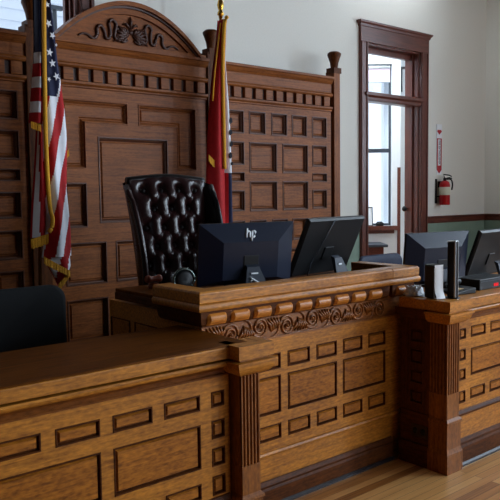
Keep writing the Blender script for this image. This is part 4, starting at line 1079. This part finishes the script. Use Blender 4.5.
try:
    cu = bpy.data.curves.new('lettering', 'FONT'); cu.body = 'FIRE EXTINGUISHER'; cu.size = .048; cu.align_x = 'CENTER'; cu.align_y = 'CENTER'; cu.extrude = .001
    to = bpy.data.objects.new('tmp', cu); COL.objects.link(to)
    bpy.context.view_layer.update()
    me = bpy.data.meshes.new_from_object(to.evaluated_get(bpy.context.evaluated_depsgraph_get()))
    bpy.data.objects.remove(to)
    xs = [v.co.x for v in me.vertices]; L_ = max(xs)-min(xs); k = .30/L_
    R_ = Matrix.Translation((7.585, YW-.0105, 2.265)) @ Matrix.Rotation(PI/2, 4, 'X') @ Matrix.Rotation(-PI/2, 4, 'Z') @ Matrix.Scale(k, 4, (1, 0, 0))
    me.transform(Matrix.Translation(-Vector(sg_.location)) @ R_)
    lo = bpy.data.objects.new('lettering', me); COL.objects.link(lo); lo.parent = sg_; me.materials.clear(); me.materials.append(M['grey'])
except Exception as ex_:
    print('text', ex_)

# ------------------------------------------------------------------ light
wd = bpy.data.worlds.new('sky'); S.world = wd; wd.use_nodes = True
bg = wd.node_tree.nodes['Background']; bg.inputs[0].default_value = (.80, .90, 1, 1); bg.inputs[1].default_value = 1.3
def area(name, loc, rot, sx, sy, power, col):
    l = bpy.data.lights.new(name, 'AREA'); l.shape = 'RECTANGLE'; l.size = sx; l.size_y = sy; l.energy = power; l.color = col
    o = bpy.data.objects.new(name, l); COL.objects.link(o); o.location = loc; o.rotation_euler = rot
    return o
for i, (a, b) in enumerate(RW):     # daylight entering each tall window of the right wall
    area('window_area_lamp', (XR+.45, (a+b)/2, (rz0+rz1)/2+.1), (0, PI/2, 0), rz1-rz0, b-a, (430, 430, 150, 120)[i], (.75, .875, 1))
for a, b in FILL_W:     # added fill lamps at the made-up windows behind the viewer
    area('window_area_lamp', ((a+b)/2, -6.35, (rz0+rz1)/2), (PI/2, 0, 0), b-a, rz1-rz0, 55, (.9, .95, 1))
hl = area('hall_fill', HM @ Vector((1.2, 8.6, 4.6)), (0, 0, 0), 1.5, 1.5, 120, (.85, .93, 1))  # added fill lamp hung inside the hall to brighten it

# ------------------------------------------------------------------ camera
cam = bpy.data.cameras.new('camera'); co = bpy.data.objects.new('camera', cam); COL.objects.link(co); S.camera = co
cam.sensor_width = 36; cam.lens = 697/500*36; cam.clip_start = .05
p_, A_, r_ = math.radians(4.46), math.radians(50.08), math.radians(-.76)
fw = Vector((math.cos(A_)*math.cos(p_), math.sin(A_)*math.cos(p_), -math.sin(p_)))
r0 = Vector((math.sin(A_), -math.cos(A_), 0)); u0 = r0.cross(fw)
rt_ = r0*math.cos(r_)+u0*math.sin(r_); up_ = u0*math.cos(r_)-r0*math.sin(r_)
mw_ = Matrix((rt_, up_, -fw)).transposed().to_4x4(); mw_.translation = (0, 0, 1.75)
co.matrix_world = mw_

vs_ = S.view_settings; vs_.view_transform = 'Standard'; vs_.look = 'None'; vs_.gamma = 1; vs_.use_curve_mapping = False; vs_.exposure = .28
S.cycles.use_denoising = True
S.cycles.max_bounces = 6
